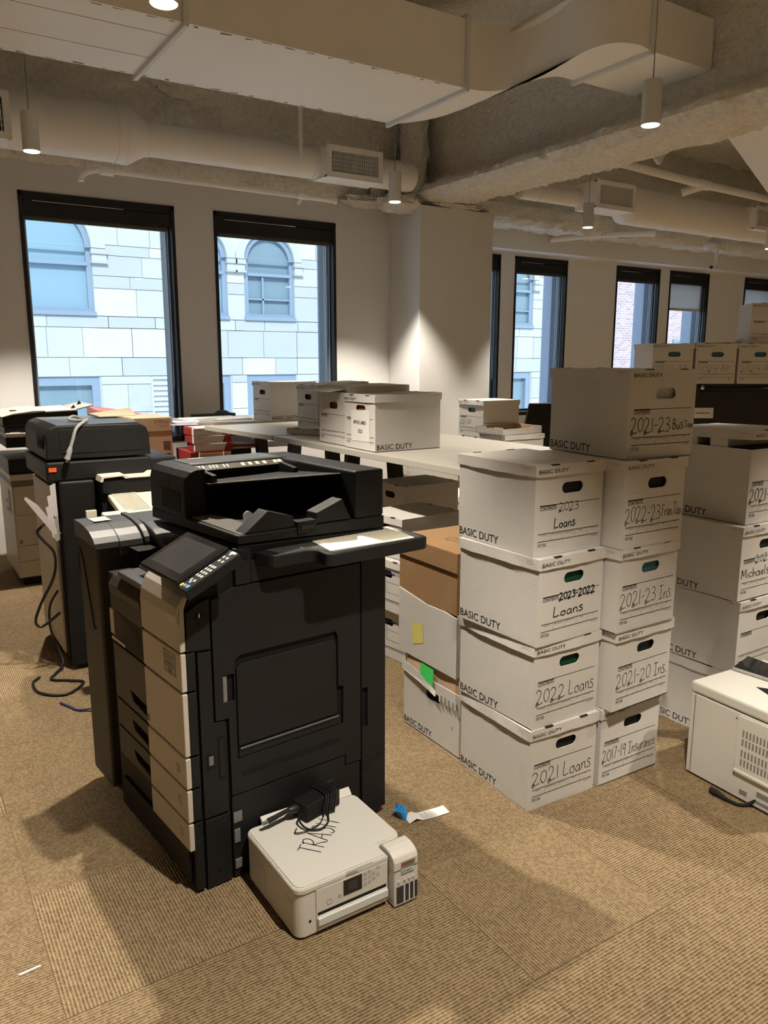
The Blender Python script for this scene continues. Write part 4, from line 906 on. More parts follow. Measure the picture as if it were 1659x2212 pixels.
m = MB(); m.box(.078, .090, .004, .011, .575, .655); m.build('door_handle', mat('grey_plastic', (.16, .16, .155), .4, .4), door)
m = MB(); m.box(.126, .484, -.0008, .0005, .325, .343); m.build('label_strip', M_BLACK2, door)
up = sidep('upper_side_panel', [(-.029, .755), (.043, .748), (.043, .897), (.012, .890), (-.026, .868)])
m = MB(); m.box(-.002, .021, -.001, .001, .844, .863, 0); m.box(.010, .013, -.002, 0, .848, .860, 1); m.build('usb_port', [M_BLACK2, M_CHROME], up)
m = MB(); m.lathe([(.007, 0), (.007, -.001)], (.011, 0, .828), 'y', 16); m.build('screw_cap', M_BLACK2, up)
cb_ = sidep('service_panel', [(.002, .233), (.079, .233), (.079, .519), (.043, .522), (.043, .742), (.002, .745)])
m = MB(); m.box(.018, .038, -.002, .001, .384, .429, 0); m.box(.021, .035, -.004, -.001, .398, .426, 1); m.build('power_switch', [M_BLACK2, mat('grey_plastic', (.16, .16, .155), .4, .4)], cb_)
m = MB(); m.box(.052, .073, -.001, .001, .340, .478, 0); m.box(.055, .070, -.003, .0, .352, .470, 1); m.build('service_slot', [M_BLACK2, M_BLACK], cb_)
lp = sidep('lower_side_panel', [(.003, .006), (.083, .006), (.083, .224), (.003, .228)])
m = MB()
for z in (.182, .054): m.lathe([(.0075, 0), (.0075, -.001)], (.043, 0, z), 'y', 16)
m.plate(rect(.055, .078, .197, .222), [rect(.057, .076, .199, .220)], 'y', -.001, .0); m.build('screw_cap', M_BLACK2, lp)
ld = sidep('lower_door', [(.090, .006), (.56, .006), (.56, .231), (.503, .231), (.503, .268), (.090, .271)])
for q in ((.121, -.003, .186, .221), (.112, -.005, .120, .165), (.116, -.006, .035, .066)): MB().box(.092, q[0], q[1], .0, q[2], q[3]).build('door_latch', mat('grey_plastic', (.16, .16, .155), .4, .4), ld, bevel=.002)
rp = sidep('rear_side_panel', [(.573, .010), (.671, .030), (.671, .985), (.573, .985)], holes=[rect(.574, .597, .345, .485)])
m = MB(); m.lathe([(.006, 0), (.006, -.001)], (.592, 0, .184), 'y', 16); m.box(.635, .652, -.001, 0, .226, .238); m.box(.573, .671, -.0006, 0, .2155, .2175); m.build('screw_cap', M_BLACK2, rp)
shp = sidep('hinge_cover', [(.126, .920), (.175, .920), (.175, 1.022), (.126, 1.026)], -.004, .014)
m = MB(); m.box(.130, .168, -.006, -.003, .995, 1.012); m.build('latch_slot', M_BLACK2, shp)
sidep('upper_rear_strip', [(.179, .920), (.570, .920), (.570, .985), (.179, .985)], .002, .012)
# drawers and front panels: grey right part, dark left part with a hand recess
ZB = [.140, .232, .338, .438, .634, .752]
for k in range(5):
    z0, z1 = ZB[k]+.004, ZB[k+1]-.003
    d = MB().box(-.046, -.030, .004, .283, z0, z1).build('paper_drawer' if k < 4 else 'toner_door', M_SILVER, mf, bevel=.003)
    m = MB(); m.box(-.030, -.005, .002, .03, z0, z1); m.build('drawer_side', M_BLACK, d, bevel=.002)
    if k >= 1:
        z0b = z0; m = MB(); m.plate(rect(.287, .552, z0, z1), [[(.287, z0+.02), (.40, z0+.03), (.42, z0+.06), (.287, z0+.055)]] if k in (1, 2, 3) else [], 'x', -.044, -.030); m.build('drawer_front', M_BROWNBLACK, d, bevel=.002)
    if k < 4 and k != 3:
        m = MB(); zz = (z0+z1)/2; m.plate(rect(.050, .070, zz-.012, zz+.012), [rect(.0515, .0685, zz-.0105, zz+.0105)], 'x', -.0466, -.046); m.build('paper_size_mark', M_GREYINK, d)
    if k == 3:
        m = MB(); m.box(-.0465, -.046, .262, .275, z0+.015, z0+.037); m.build('indicator', mat('dark_brown', (.06, .035, .02), .5, .4), d)
m = MB(); m.box(-.040, -.030, .03, .552, .035, .140); m.build('plinth', M_BLACK2, mf)
m = MB(); m.box(-.030, -.002, .0, .04, .01, .178); m.build('plinth_corner', M_BLACK, mf, bevel=.006)
fpoly = [(-.046, .756), (-.046, .850), (-.042, .880), (-.028, .912), (-.002, .938), (.03, .952), (.03, .944), (.0, .928), (-.020, .905), (-.030, .878), (-.030, .756)]
fp = MB().prism(fpoly, 'y', .004, .283).build('front_cover', M_SILVER, mf, bevel=.002)
m = MB(); m.prism([(-.052, .835), (-.055, .86), (-.050, .885), (-.030, .915), (-.024, .908), (-.042, .880), (-.046, .855), (-.046, .835)], 'y', .006, .075); m.build('grip', M_SILVER, fp, bevel=.003)
m = MB(); m.box(-.0466, -.046, .042, .121, .672, .738, 0)
for z in (.726, .718, .706, .700, .694): m.box(-.0470, -.0466, .055, .112, z-.0015, z+.0015, 1)
m.box(-.047, -.0466, .07, .095, .676, .686, 1); m.plate(rect(.042, .121, .672, .738), [rect(.0435, .1195, .6735, .7365)], 'x', -.0472, -.0466, 1); m.build('asset_sticker', [mat('sticker_grey', (.42, .39, .34), .6, .2), M_GREYINK], fp)
m = MB(); m.box(-.044, -.030, .287, .552, .637, .80); m.prism([(-.046, .80), (-.05, .83), (-.03, .86), (-.0, .87), (.02, .80)], 'y', .287, .552); lf = m.build('left_front_cover', M_BROWNBLACK, mf, bevel=.003)
m = MB(); m.box(-.0455, -.044, .53, .565, .60+.06, .745); m.box(-.0455, -.044, .44, .56, .615+.025, .632+.018); m.build('sticker', M_SILVER, lf)
m = MB(); m.box(-.040, .10, .29, .485, .866, .886); m.box(.0, .12, .285, .40, .905, .917); m.build('exit_tray', M_GREYTOP, mf, bevel=.004)
# scanner bed / document feeder
ad = MB(); ad.hexa([(.150, .01, .985), (.664, .006, .985), (.664, .60, .985), (.150, .60, .985)], [(.140, .0, 1.030), (.666, .0, 1.016), (.666, .60, 1.016), (.132, .60, 1.010)])
sb = ad.build('scanner_bed', M_BLACK2, mf, bevel=.004)
af = empty('document_feeder', (0, 0, 0)); af.parent = mf
m = MB(); m.hexa([(.140, .0, 1.036), (.666, .0, 1.018), (.666, .60, 1.018), (.132, .60, 1.022)], [(.140, .0, 1.062), (.666, .0, 1.058), (.666, .60, 1.058), (.132, .60, 1.058)]); m.build('feeder_lid', M_BLACK, af, bevel=.004)
m = MB(); m.box(.150, .235, .008, .34, 1.0605, 1.0635); m.build('lid_pad', mat('textured_grey', (.12, .115, .105), .8, .2, bump=(400, .001)), af)
prof = [(.130, 1.058), (.130, 1.165), (.136, 1.188), (.152, 1.205), (.175, 1.212), (.57, 1.212), (.57, 1.19), (.20, 1.175), (.20, 1.058)]
m = MB(); m.prism([(.130, 1.058), (.130, 1.165), (.136, 1.188), (.152, 1.205), (.175, 1.212), (.580, 1.212), (.580, 1.058)], 'y', .44, .598); tw = m.build('feeder_tower', M_BLACK, af, bevel=.006, seg=3)
m = MB(); m.prism([(.130, 1.058), (.130, 1.165), (.136, 1.188), (.152, 1.205), (.175, 1.212), (.205, 1.212), (.205, 1.058)], 'y', .325, .445); m.build('tower_cheek', M_BLACK, tw, bevel=.006, seg=3)
m = MB(); m.box(.1285, .1305, .36, .50, 1.075, 1.14); m.build('grip_recess', M_BLACK2, tw, bevel=.004)
m = MB(); m.box(.205, .548, .455, .585, 1.2121, 1.2145); m.build('top_cover', M_GREYTOP, tw, bevel=.001)
m = MB(); m.box(.25, .31, .56, .568, 1.2146, 1.2156); m.box(.50, .55, .50, .503, 1.2146, 1.2152); m.build('cover_label', M_PAPER, tw)
m = MB(); m.hexa([(.210, .415, 1.190), (.55, .415, 1.190), (.55, .45, 1.20), (.210, .45, 1.20)], [(.210, .414, 1.193), (.55, .414, 1.193), (.55, .455, 1.2145), (.210, .455, 1.2145)]); st_ = m.build('instruction_strip', mat('bronze_grey', (.085, .078, .065), .35, .5), tw)
m = MB()
for k, x in enumerate((.218, .230, .243, .268, .280, .292, .318, .331, .385, .412, .440, .468, .510, .528)):
    w_ = .006 if k < 8 else .014; m.add([(x, .421, 1.1965), (x+w_, .421, 1.1965), (x+w_, .437, 1.2045), (x, .437, 1.2045)], [(0, 1, 2, 3)])
m.v = [(a, b-.001, c+.0012) for a, b, c in m.v]; m.build('pictograms', mat('pictogram_cream', (.62, .58, .48), .6, .3), st_, fix=False)
m = MB(); m.box(.552, .664, .0, .598, 1.058, 1.210); m.build('rear_block', M_BLACK, af, bevel=.008, seg=3)
m = MB(); m.hexa([(.205, .31, 1.160), (.553, .08, 1.190), (.553, .44, 1.160), (.205, .44, 1.155)], [(.205, .31, 1.165), (.553, .08, 1.195), (.553, .44, 1.165), (.205, .44, 1.160)]); it = m.build('input_tray', M_BLACK, af)
m = MB(); m.tube([(.207, .309, 1.166), (.550, .081, 1.195)], .0016, 6); m.build('tray_edge', M_KEY, it)
m = MB(); m.hexa([(.215, .30, 1.165), (.232, .30, 1.165), (.232, .40, 1.165), (.215, .40, 1.165)], [(.215, .30, 1.192), (.232, .30, 1.192), (.232, .40, 1.200), (.215, .40, 1.200)]); m.build('paper_guide', M_BLACK, it, bevel=.003)
m = MB(); m.hexa([(.515, .30, 1.165), (.532, .30, 1.165), (.532, .40, 1.165), (.515, .40, 1.165)], [(.515, .30, 1.192), (.532, .30, 1.192), (.532, .40, 1.203), (.515, .40, 1.203)]); m.build('paper_guide', M_BLACK, it, bevel=.003)
m = MB(); m.prism([(.160, 1.062), (.240, 1.121), (.325, 1.095), (.334, 1.062)], 'y', .004, .06); m.build('sheet_stop', M_BLACK, af, bevel=.003); m = MB(); m.prism([(.404, 1.062), (.408, 1.095), (.505, 1.128), (.538, 1.062)], 'y', .004, .06); m.build('sheet_stop', M_BLACK, af, bevel=.003)
m = MB(); m.box(.335, .402, -.006, .03, 1.040, 1.078, 0); m.box(.345, .392, -.009, -.004, 1.052, 1.066, 1); m.build('lid_latch', [M_BLACK2, M_BLACK], af, bevel=.002)
m = MB(); m.lathe([(.016, 0), (.016, .003), (.002, .004)], (.212, .07, 1.098), 'y', 20); m.build('reflector_disc', M_WHITEPLASTIC2, af)
m = MB(); m.tube([(.666, .04, 1.025), (.666, .10, 1.025)], .022, 14); m.build('hinge', M_BLACK2, mf, smooth=True)
# side shelf
shelf = [(.190, .005), (.206, -.055), (.214, -.068), (.232, -.072), (.326, -.072), (.340, -.078), (.347, -.092), (.342, -.140), (.350, -.152), (.366, -.157), (.700, -.157), (.716, -.152), (.722, -.138), (.722, -.062), (.700, .005)]
shf = MB().prism(shelf, 'z', .968, 1.008).build('side_shelf', M_BLACK, mf, bevel=.006, seg=3)
MB().prism([(.225, .0), (.24, -.058), (.34, -.060), (.370, -.145), (.70, -.145), (.708, -.06), (.69, .0)], 'z', 1.0082, 1.0090).build('shelf_mat', M_GREYTOP, shf)
ps = MB(); ps.add([(.364, -.131, 0), (.667, -.150, 0), (.705, .030, 0), (.395, .030, 0), (.364, -.131, .0015), (.667, -.150, .0015), (.705, .030, .0015), (.395, .030, .0015)], [(3, 2, 1, 0), (4, 5, 6, 7), (0, 1, 5, 4), (1, 2, 6, 5), (2, 3, 7, 6), (3, 0, 4, 7)], 0)
rg = random.Random(5)
for k in range(9):
    y = .014-.015*k
    for x in (.43, .52, .60):
        if rg.random() < .75: ps.box(x, x+rg.uniform(.03, .07), y-.0012, y+.0008, .0015, .0017, 1)
po = ps.build('paper_sheet', [M_CREAMPAPER, mat('faint_print', (.62, .60, .48), .8, .1)], None, (.6751, 2.0237, 1.0092), MA); tag(po, 'cream printed sheet lying on the black copier side shelf', 'paper')
# control panel
cpn = empty('control_panel', (-.08, -.083, .985)); cpn.parent = mf; tl = math.atan2(.066, .14); cpn.rotation_euler = (0, -tl, 0)
m = MB(); m.box(-.006, .162, -.003, .246, -.012, .004); cpb = m.build('screen_housing', M_BLACK2, cpn, bevel=.005, seg=3)
m = MB(); m.box(-.003, .159, .0, .243, .004, .0048); sc_ = m.build('screen', M_SCREEN, cpn, bevel=.0004)
m = MB(); m.box(.022, .140, .022, .222, .0048, .0050); m.build('display', M_SCREENLIT, sc_)
m = MB(); m.hexa([(-.010, -.052, -.040), (.165, -.052, -.040), (.165, .03, -.040), (-.010, .03, -.040)], [(-.010, -.050, -.008), (.165, -.050, -.008), (.165, .0, -.006), (-.010, .0, -.006)]); kp = m.build('keypad', M_BLACK2, cpn, bevel=.004)
m = MB()
def key(x, y, a, b, mi): m.box(x-a, x+a, y-b, y+b, -.0085, -.0055, mi)
for i in range(4):
    for j in range(3): key(.050+.014*i, -.040+.013*j, .0045, .0035, 0)
for x, y in ((.030, -.036), (.030, -.018), (.022, -.026), (.118, -.038), (.118, -.02), (.134, -.036), (.134, -.018), (.150, -.028)): key(x, y, .0045, .0035, 0)
key(.006, -.040, .006, .006, 3); key(.006, -.024, .005, .004, 2); key(.004, -.010, .006, .005, 1)
m.box(.152, .162, -.045, -.02, -.0085, -.0055, 0)
m.build('keys', [M_KEY, M_KEYY, M_PINK, M_BLUE], kp, bevel=.001)
m = MB(); m.hexa([(-.0, .02, .92), (.10, .02, .94), (.10, .24, .94), (-.0, .24, .92)], [(-.03, .0, .978), (.07, .0, 1.025), (.07, .14, 1.025), (-.03, .14, .978)]); m.build('panel_arm', M_BLACK, mf, bevel=.005)
# finisher on the left flank
fi = empty('finisher', (0, 0, 0)); fi.parent = mf
m = MB(); m.box(-.046, .50, .650, .850, .05, .94); m.box(.0, .45, .66, .84, 0, .05); m.build('finisher_body', M_BROWNBLACK, fi, bevel=.010, seg=3)
m = MB(); m.box(.06, .45, .556, .65, .02, .92); m.build('filler', M_BLACK2, fi)
def cover(name, x0, x1, lip, dv=0, dz=0):
    pr = [(.646+dv, lip), (.643+dv, .925), (.650+dv, .943), (.668+dv, .960), (.70+dv, .977), (.75, .989), (.80, .994), (.858, .995), (.858, .94)]
    return MB().prism([(a, b+dz) for a, b in pr], 'x', x0, x1).build(name, M_GREYTOP, fi, bevel=.003)
cover('curved_cover', -.052, .030, .932); cover('cover_lobe', .030, .112, .893, -.004); cover('centre_band', .114, .136, .89, -.012, .006)
MB().prism([(.44, .895), (.44, .912), (.50, .930), (.56, .952), (.63, .974), (.70, .988), (.80, .994), (.858, .995), (.858, .95), (.60, .93)], 'x', .138, .42).build('relay_cover', M_GREYTOP, fi, bevel=.004)
m = MB(); m.add([(-.01, .77, .9955), (-.01, .84, .9965), (.05, .84, .9965), (.05, .77, .9955)], [(3, 2, 1, 0)]); m.build('instruction_sticker', mat('faded_sticker', (.45, .48, .45), .6, .3), fi)
m = MB(); m.tube([(-.047, .83, .90), (-.0475, .80, .86), (-.0475, .74, .66), (-.0475, .725, .625), (-.0475, .705, .635)], .0018, 6); m.build('door_seam', M_BLACK2, fi)
# ================================================================== SECOND COPIER, seen from behind (x right, y away)
C2 = empty('photocopier', (.683, 4.03, 0), 0, 'black photocopier turned backwards, with a loose grey plug hanging over it', 'photocopier')
m = MB(); m.box(.0, .60, .0, .62, .06, .955); m.box(.04, .56, .04, .58, 0, .06); m.build('main_body', M_BLACK2, C2, bevel=.010)
m = MB(); m.box(-.012, .0, .03, .60, .08, .93); m.build('side_panel', M_CREAM, C2, bevel=.003)
m = MB(); m.box(.010, .175, -.035, .0, .02, .965); rpan = m.build('rear_cover', M_BLACK, C2, bevel=.012, seg=3)
m = MB(); text_on(m, 'C E', (.115, -.0352, .285), (1, 0, 0), (0, 0, 1), .03, .018); m.box(.112, .17, -.0358, -.0352, .312, .316); m.box(.112, .17, -.0358, -.0352, .272, .274); m.box(.13, .165, -.0358, -.0352, .235, .25); m.build('rating_label', M_KEY, rpan, fix=False)
m = MB(); m.box(-.04, .465, -.02, .60, .965, 1.062); m.build('scanner', M_BLACK, C2, bevel=.010)
m = MB(); m.box(.46, .60, .0, .60, .965, 1.05); m.build('scanner_side', M_BLACK, C2, bevel=.006)
ftop = MB(); ftop.prism([(-.035, 1.072), (-.03, 1.19), (-.015, 1.222), (.02, 1.236), (.415, 1.232), (.448, 1.215), (.460, 1.18), (.465, 1.072)], 'y', -.02, .60); fd = ftop.build('document_feeder', M_BLACK, C2, bevel=.008, seg=3)
m = MB(); m.box(.02, .415, -.005, .58, 1.234, 1.2385); m.build('feeder_top', M_GREYTOP, fd, bevel=.002)
m = MB(); m.box(.03, .42, -.0225, -.020, 1.10, 1.215); m.build('rear_plate', M_BLACK, fd, bevel=.001)
m = MB()
for k in range(8): m.box(-.037, -.033, .05+.02*k, .06+.02*k, 1.12, 1.19)
m.build('vent_slots', M_BLACK2, fd)
m = MB(); m.box(-.03, .005, -.024, -.02, 1.015, 1.035); m.build('orange_tag', M_ORANGE, C2)
# its output trays, sticking out towards the big copier
m = MB(); m.box(.19, .60, -.12, .0, .90, .972); m.build('tray_housing', M_BLACK2, C2, bevel=.008)
m = MB(); m.prism([(.182, .962), (.19, .990), (.30, .992), (.318, .980), (.42, .980), (.44, .992), (.60, .992), (.60, .984), (.44, .984), (.43, .972), (.30, .972), (.29, .984), (.20, .980), (.195, .962)], 'y', -.128, -.02); m.build('upper_tray', M_IVORY, C2, bevel=.002)
m = MB(); m.box(.19, .60, -.10, -.0, .62, .90); m.build('tray_back', M_BLACK2, C2)
m = MB(); m.hexa([(.19, -.45, .835), (.62, -.45, .835), (.62, -.10, .87), (.215, -.10, .87)], [(.195, -.45, .862), (.62, -.45, .862), (.62, -.10, .898), (.218, -.10, .898)]); trb = m.build('sloped_tray', M_IVORY, C2, bevel=.006)
m = MB()
for k in range(14): x = .225+.0085*k; m.hexa([(x, -.42, .865), (x+.004, -.42, .865), (x+.012, -.11, .896), (x+.008, -.11, .896)], [(x, -.42, .869), (x+.004, -.42, .869), (x+.012, -.11, .901), (x+.008, -.11, .901)])
m.build('tray_ribs', M_IVORY, trb)
m = MB(); m.hexa([(.10, -.52, .84), (.24, -.52, .84), (.24, -.45, .845), (.10, -.45, .845)], [(.105, -.52, .874), (.24, -.52, .874), (.24, -.45, .878), (.105, -.45, .878)]); m.build('end_stop', M_IVORY, C2, bevel=.006)
m = MB(); m.box(.105, .155, -.13, -.11, .775, .83); m.build('tray_lug', M_IVORY, C2, bevel=.003)
m = MB(); m.box(.135, .165, -.05, -.035, .72, .79); m.build('latch', M_WHITEPLASTIC, C2, bevel=.003)
# papers tucked at the side of the second copier
pk = empty('paper_bundle', (.635, 4.01, .70), 0, 'loose papers and plastic sleeves stuffed beside the backward copier', 'papers')
m = MB(); rg = random.Random(9)
for k in range(3):
    a = rg.uniform(-.05, .12); y = -.03+.012*k; l = .16+.05*(k % 3)
    p = [(.012+.008*k, y, -.02), (.030+.008*k, y+.004, -.02), (.022+.008*k-.10*a*2, y+.01, l), (-.006+.008*k-.12*a*2, y+.006, l-.01)]
    m.add(p+[(q[0], q[1]+.0015, q[2]) for q in p], [(3, 2, 1, 0), (4, 5, 6, 7), (0, 1, 5, 4), (1, 2, 6, 5), (2, 3, 7, 6), (3, 0, 4, 7)])
m.add([(.01, -.05, .02), (.045, -.05, .02), (-.05, -.05, .17), (-.10, -.05, .215), (-.108, -.05, .205)], [(0, 1, 2, 3, 4)])
m.build('paper_sheets', M_PINKPAPER, pk); m = MB(); m.box(.03, .055, -.06, .03, -.28, .10); m.build('wall_pocket', M_CLEAR, pk)
def cable(label, pts, r, mt, plugs=(), k=8, cat='cable', name='power_cable'):
    P = smooth3(pts, k); c = Vector(pts[0]); m = MB(); m.tube([p-c for p in P], r, 8); root = m.build(name, mt, None, c, smooth=True); tag(root, label, cat)
    for nm, m2, mt2 in plugs: m2.v = [tuple(Vector(v)-c) for v in m2.v]; m2.build(nm, mt2, root, smooth=True)
    return root
def smooth3(p, k=8):
    P = [Vector(p[0])]+[Vector(q) for q in p]+[Vector(p[-1])]; out = []
    for i in range(1, len(P)-2):
        a, b, c, d = P[i-1:i+3]
        for t in range(k):
            u = t/k; out.append(.5*((2*b)+(c-a)*u+(2*a-5*b+4*c-d)*u*u+(3*b-a-3*c+d)*u**3))
    out.append(P[-2]); return out
pl = MB(); pl.tube([(.757, 3.985, 1.135), (.748, 3.982, 1.112), (.745, 3.981, 1.10), (.735, 3.980, 1.075)], [.008, .014, .012, .015], 10)
pr = MB(); pr.tube([(.732, 3.978, 1.075), (.728, 3.977, 1.062)], .003, 6); pr.tube([(.738, 3.978, 1.073), (.735, 3.977, 1.060)], .003, 6)
cable('grey power cable with plug draped over the backward copier', [(.88, 4.30, 1.245), (.83, 4.25, 1.262), (.80, 4.20, 1.25), (.845, 4.15, 1.247), (.865, 4.10, 1.252), (.83, 4.02, 1.248), (.79, 3.995, 1.22), (.77, 3.988, 1.17), (.757, 3.985, 1.135)], .008, M_GREYCABLE, [('plug', pl, M_GREYCABLE), ('plug_prong', pr, M_CHROME)])
cable('thick black cord looping from the backward copier down to the carpet', [(.66, 4.0, .80), (.58, 3.99, .74), (.60, 3.99, .69), (.645, 3.99, .62), (.64, 4.02, .50), (.575, 4.05, .36), (.545, 4.06, .27), (.575, 4.06, .24), (.66, 4.05, .30)], .007, M_CABLE)
cable('black flex trailing from the backward copier over the carpet', [(.665, 4.10, .40), (.625, 4.12, .32), (.62, 4.12, .2), (.645, 4.10, .10), (.655, 4.05, .03), (.60, 3.98, .008), (.575, 3.92, .008), (.65, 3.86, .008), (.70, 3.80, .008), (.60, 3.70, .008), (.50, 3.78, .008), (.49, 3.92, .008), (.53, 3.98, .008)], .006, M_CABLE)
pl = MB(); pl.tube([(.652, 3.475, .012), (.69, 3.455, .012)], .009, 8)
cable('thin blue and white cable end on the carpet by the backward copier', [(.56, 3.62, .006), (.585, 3.56, .006), (.61, 3.50, .006), (.65, 3.475, .010)], .005, mat('dark_blue_cable', (.03, .04, .12), .5, .3), [('connector', pl, M_CHROME)])
# ================================================================== THIRD COPIER, cream, far left
C3 = empty('photocopier', (.696, 5.752, 0), 0, 'cream and black photocopier farthest back at the left edge', 'photocopier')
m = MB(); m.box(0, .62, 0, .62, .06, .735); m.box(.03, .59, .03, .58, 0, .06, 1); m.build('main_body', [M_CREAM, M_BLACK2], C3, bevel=.008)
for k, (a, b) in enumerate(((.07, .175), (.18, .285), (.29, .50), (.505, .70))): m = MB(); m.box(.01, .61, -.006, 0, a, b); d = m.build('front_panel' if k > 1 else 'paper_drawer', M_CREAM, C3, bevel=.002)
m = MB(); m.box(.02, .04, -.0068, -.006, .305, .33); m.build('energy_sticker', mat('blue_sticker', (.12, .25, .35), .6, .3), C3)
m = MB(); m.box(-.004, .624, -.008, .62, .705, .738); m.build('dark_band', mat('band_grey', (.16, .14, .12), .5, .4), C3)
m = MB(); m.box(-.006, .626, -.012, .62, .740, .782); m.build('shelf', M_CREAM, C3, bevel=.005)
m = MB(); m.box(-.008, .62, .0, .62, .782, .885); m.box(.3, .62, .1, .62, .885, .965); m.build('exit_section', M_BLACK, C3, bevel=.006)
m = MB(); m.box(-.012, .63, -.02, .62, .965, 1.035); m.build('control_shelf', M_BLACK2, C3, bevel=.006); m = MB(); m.box(-.012, .63, -.022, .62, 1.035, 1.062); m.build('control_top', M_CREAM, C3, bevel=.004)
m = MB(); m.box(.02, .085, -.012, .02, 1.062, 1.067); m.build('key_card', M_PAPER, C3)
m = MB(); m.box(-.012, .60, .0, .62, 1.064, 1.10); m.build('scanner', M_BLACK, C3, bevel=.004)
m = MB(); m.prism([(-.018, 1.106), (-.018, 1.165), (.05, 1.182), (.30, 1.195), (.46, 1.198), (.46, 1.14), (.40, 1.106)], 'y', .0, .60); f3 = m.build('document_feeder', M_BLACK, C3, bevel=.006)
m = MB(); m.prism([(-.022, 1.172), (.05, 1.192), (.18, 1.206), (.25, 1.206), (.25, 1.196), (.05, 1.182), (-.022, 1.166)], 'y', -.004, .60); m.prism([(.25, 1.20), (.46, 1.206), (.46, 1.196), (.25, 1.19)], 'y', -.002, .60); m.build('feeder_top', M_CREAM, f3, bevel=.003)
m = MB(); m.hexa([(.42, .03, 1.19), (.565, .03, 1.225), (.565, .5, 1.225), (.42, .5, 1.19)], [(.42, .03, 1.20), (.575, .03, 1.235), (.575, .5, 1.235), (.42, .5, 1.20)]); m.build('feeder_tray', mat('tray_grey', (.30, .29, .27), .5, .4), f3, bevel=.003)
m = MB(); m.box(.06, .10, .20, .26, 1.195, 1.2, 0); m.hexa([(.44, .12, 1.205), (.47, .12, 1.212), (.47, .14, 1.212), (.44, .14, 1.205)], [(.46, .12, 1.23), (.462, .12, 1.23), (.462, .14, 1.23), (.46, .14, 1.23)]); m.hexa([(.52, .30, 1.222), (.55, .30, 1.228), (.55, .32, 1.228), (.52, .32, 1.222)], [(.535, .30, 1.25), (.537, .30, 1.25), (.537, .32, 1.25), (.535, .32, 1.25)]); m.build('sheet_stop', M_BLACK2, f3)
m = MB()
for z in (.36, .30): m.box(-.003, 0, .25, .33, z+.2, z+.215)
m.box(-.002, 0, .12, .2, .5, .66); m.build('side_grille', mat('band_grey', (.16, .14, .12), .5, .4), C3)
# ================================================================== WHITE INK-TANK PRINTER MARKED TRASH
EA = R(0.8)
EX, EY = .8038, 1.6878
ep = empty('inkjet_printer', (EX, EY, 0), EA, 'small white ink-tank printer with TRASH written on its lid, on the carpet', 'printer')
def rrect(x0, x1, y0, y1, r, n=6):
    out = []
    for cx, cy, a0 in ((x1-r, y0+r, -90), (x1-r, y1-r, 0), (x0+r, y1-r, 90), (x0+r, y0+r, 180)):
        out += [(cx+r*math.cos(R(a0+90*k/n)), cy+r*math.sin(R(a0+90*k/n))) for k in range(n+1)]
    return out
PW, PD, PH = .376, .335, .158
m = MB(); m.prism(rrect(.0, .30, .0, PD, .028), 'z', .008, .140); m.box(.25, PW, .05, PD-.03, .02, .138); m.prism(rrect(.012, .29, .012, PD-.01, .02), 'z', .0, .008); m.build('printer_body', M_WHITEPLASTIC, ep, bevel=.003)
def lidshape(g, r):
    a = rrect(-.003+g, PW+.004-g, -.003+g, PD-g, r); 
    q = [p for p in a if not (p[0] > .28 and p[1] < .06)]
    k = 7; c = [(.292-g, -.003+g), (.292-g, .045+g), (.296-g, .052+g), (.345-g, .054+g)] + [(PW+.004-g-r+r*math.cos(R(-90+15*i)), .056+g+r+r*math.sin(R(-90+15*i))) for i in range(1, 7)]
    out = []
    left = [p for p in q if p[0] < .28]; right = [p for p in q if p[0] >= .28]
    return c+[p for p in a if p[0] >= .28 and p[1] > .2]+[p for p in a if p[0] < .28 and p[1] > .2]+[p for p in a if p[0] < .28 and p[1] <= .2]
m = MB(); m.prism(lidshape(0, .03), 'z', .1415, PH-.003); m.prism(lidshape(.002, .028), 'z', PH-.003, PH); lid = m.build('scanner_lid', M_WHITEPLASTIC, ep, bevel=.002)
m = MB(); m.prism(lidshape(.007, .025), 'z', PH, PH+.0035); lt = m.build('lid_top', M_WHITEPLASTIC, lid, bevel=.0015)
m = MB(); m.box(.155, .240, -.0032, .003, PH-.002, PH+.0012); m.build('lid_grip', M_WHITEPLASTIC2, lid)
m = MB(); hand_on(m, 'TRASH', (.123, .100, PH+.0036), (math.cos(R(40)), math.sin(R(40)), 0), (-math.sin(R(40)), math.cos(R(40)), 0), .070, .0030, fit=.176, rnd=3); m.build('handwriting', M_INK, lt, fix=False)
m = MB(); m.hexa([(.055, .320, PH+.003), (.365, .320, PH+.003), (.368, .342, PH+.004), (.052, .342, PH+.004)], [(.055, .318, PH+.006), (.365, .318, PH+.006), (.368, .344, PH+.022), (.052, .344, PH+.022)]); m.build('rear_feed_flap', M_WHITEPLASTIC, ep, bevel=.002)
fy = -.0035
m = MB(); m.plate(rect(.058, .290, .018, .140), [rect(.062, .286, .058, .070)], 'y', fy, .0); m.build('front_panel', M_WHITEPLASTIC, ep, bevel=.001)
m = MB(); m.box(.062, .286, fy+.003, .0, .055, .072); m.build('output_slot', M_BLACK2, ep)
m = MB(); m.box(.060, .288, -.012, fy, .032, .056); m.box(.060, .288, -.008, fy, .020, .031); m.build('output_tray', mat('tray_white', (.66, .68, .66), .4, .4), ep, bevel=.002)
m = MB(); m.box(.143, .203, fy-.0015, fy, .090, .135, 0); m.box(.158, .188, fy-.002, fy-.0015, .100, .126, 1); m.build('display', [M_SCREEN, M_SCREENLIT], ep)
m = MB(); text_on(m, 'EPSON', (.152, -.0035, .1445), (1, 0, 0), (0, 0, 1), .036, .0085); m.build('logo', M_INK, lid, fix=False)
m = MB()
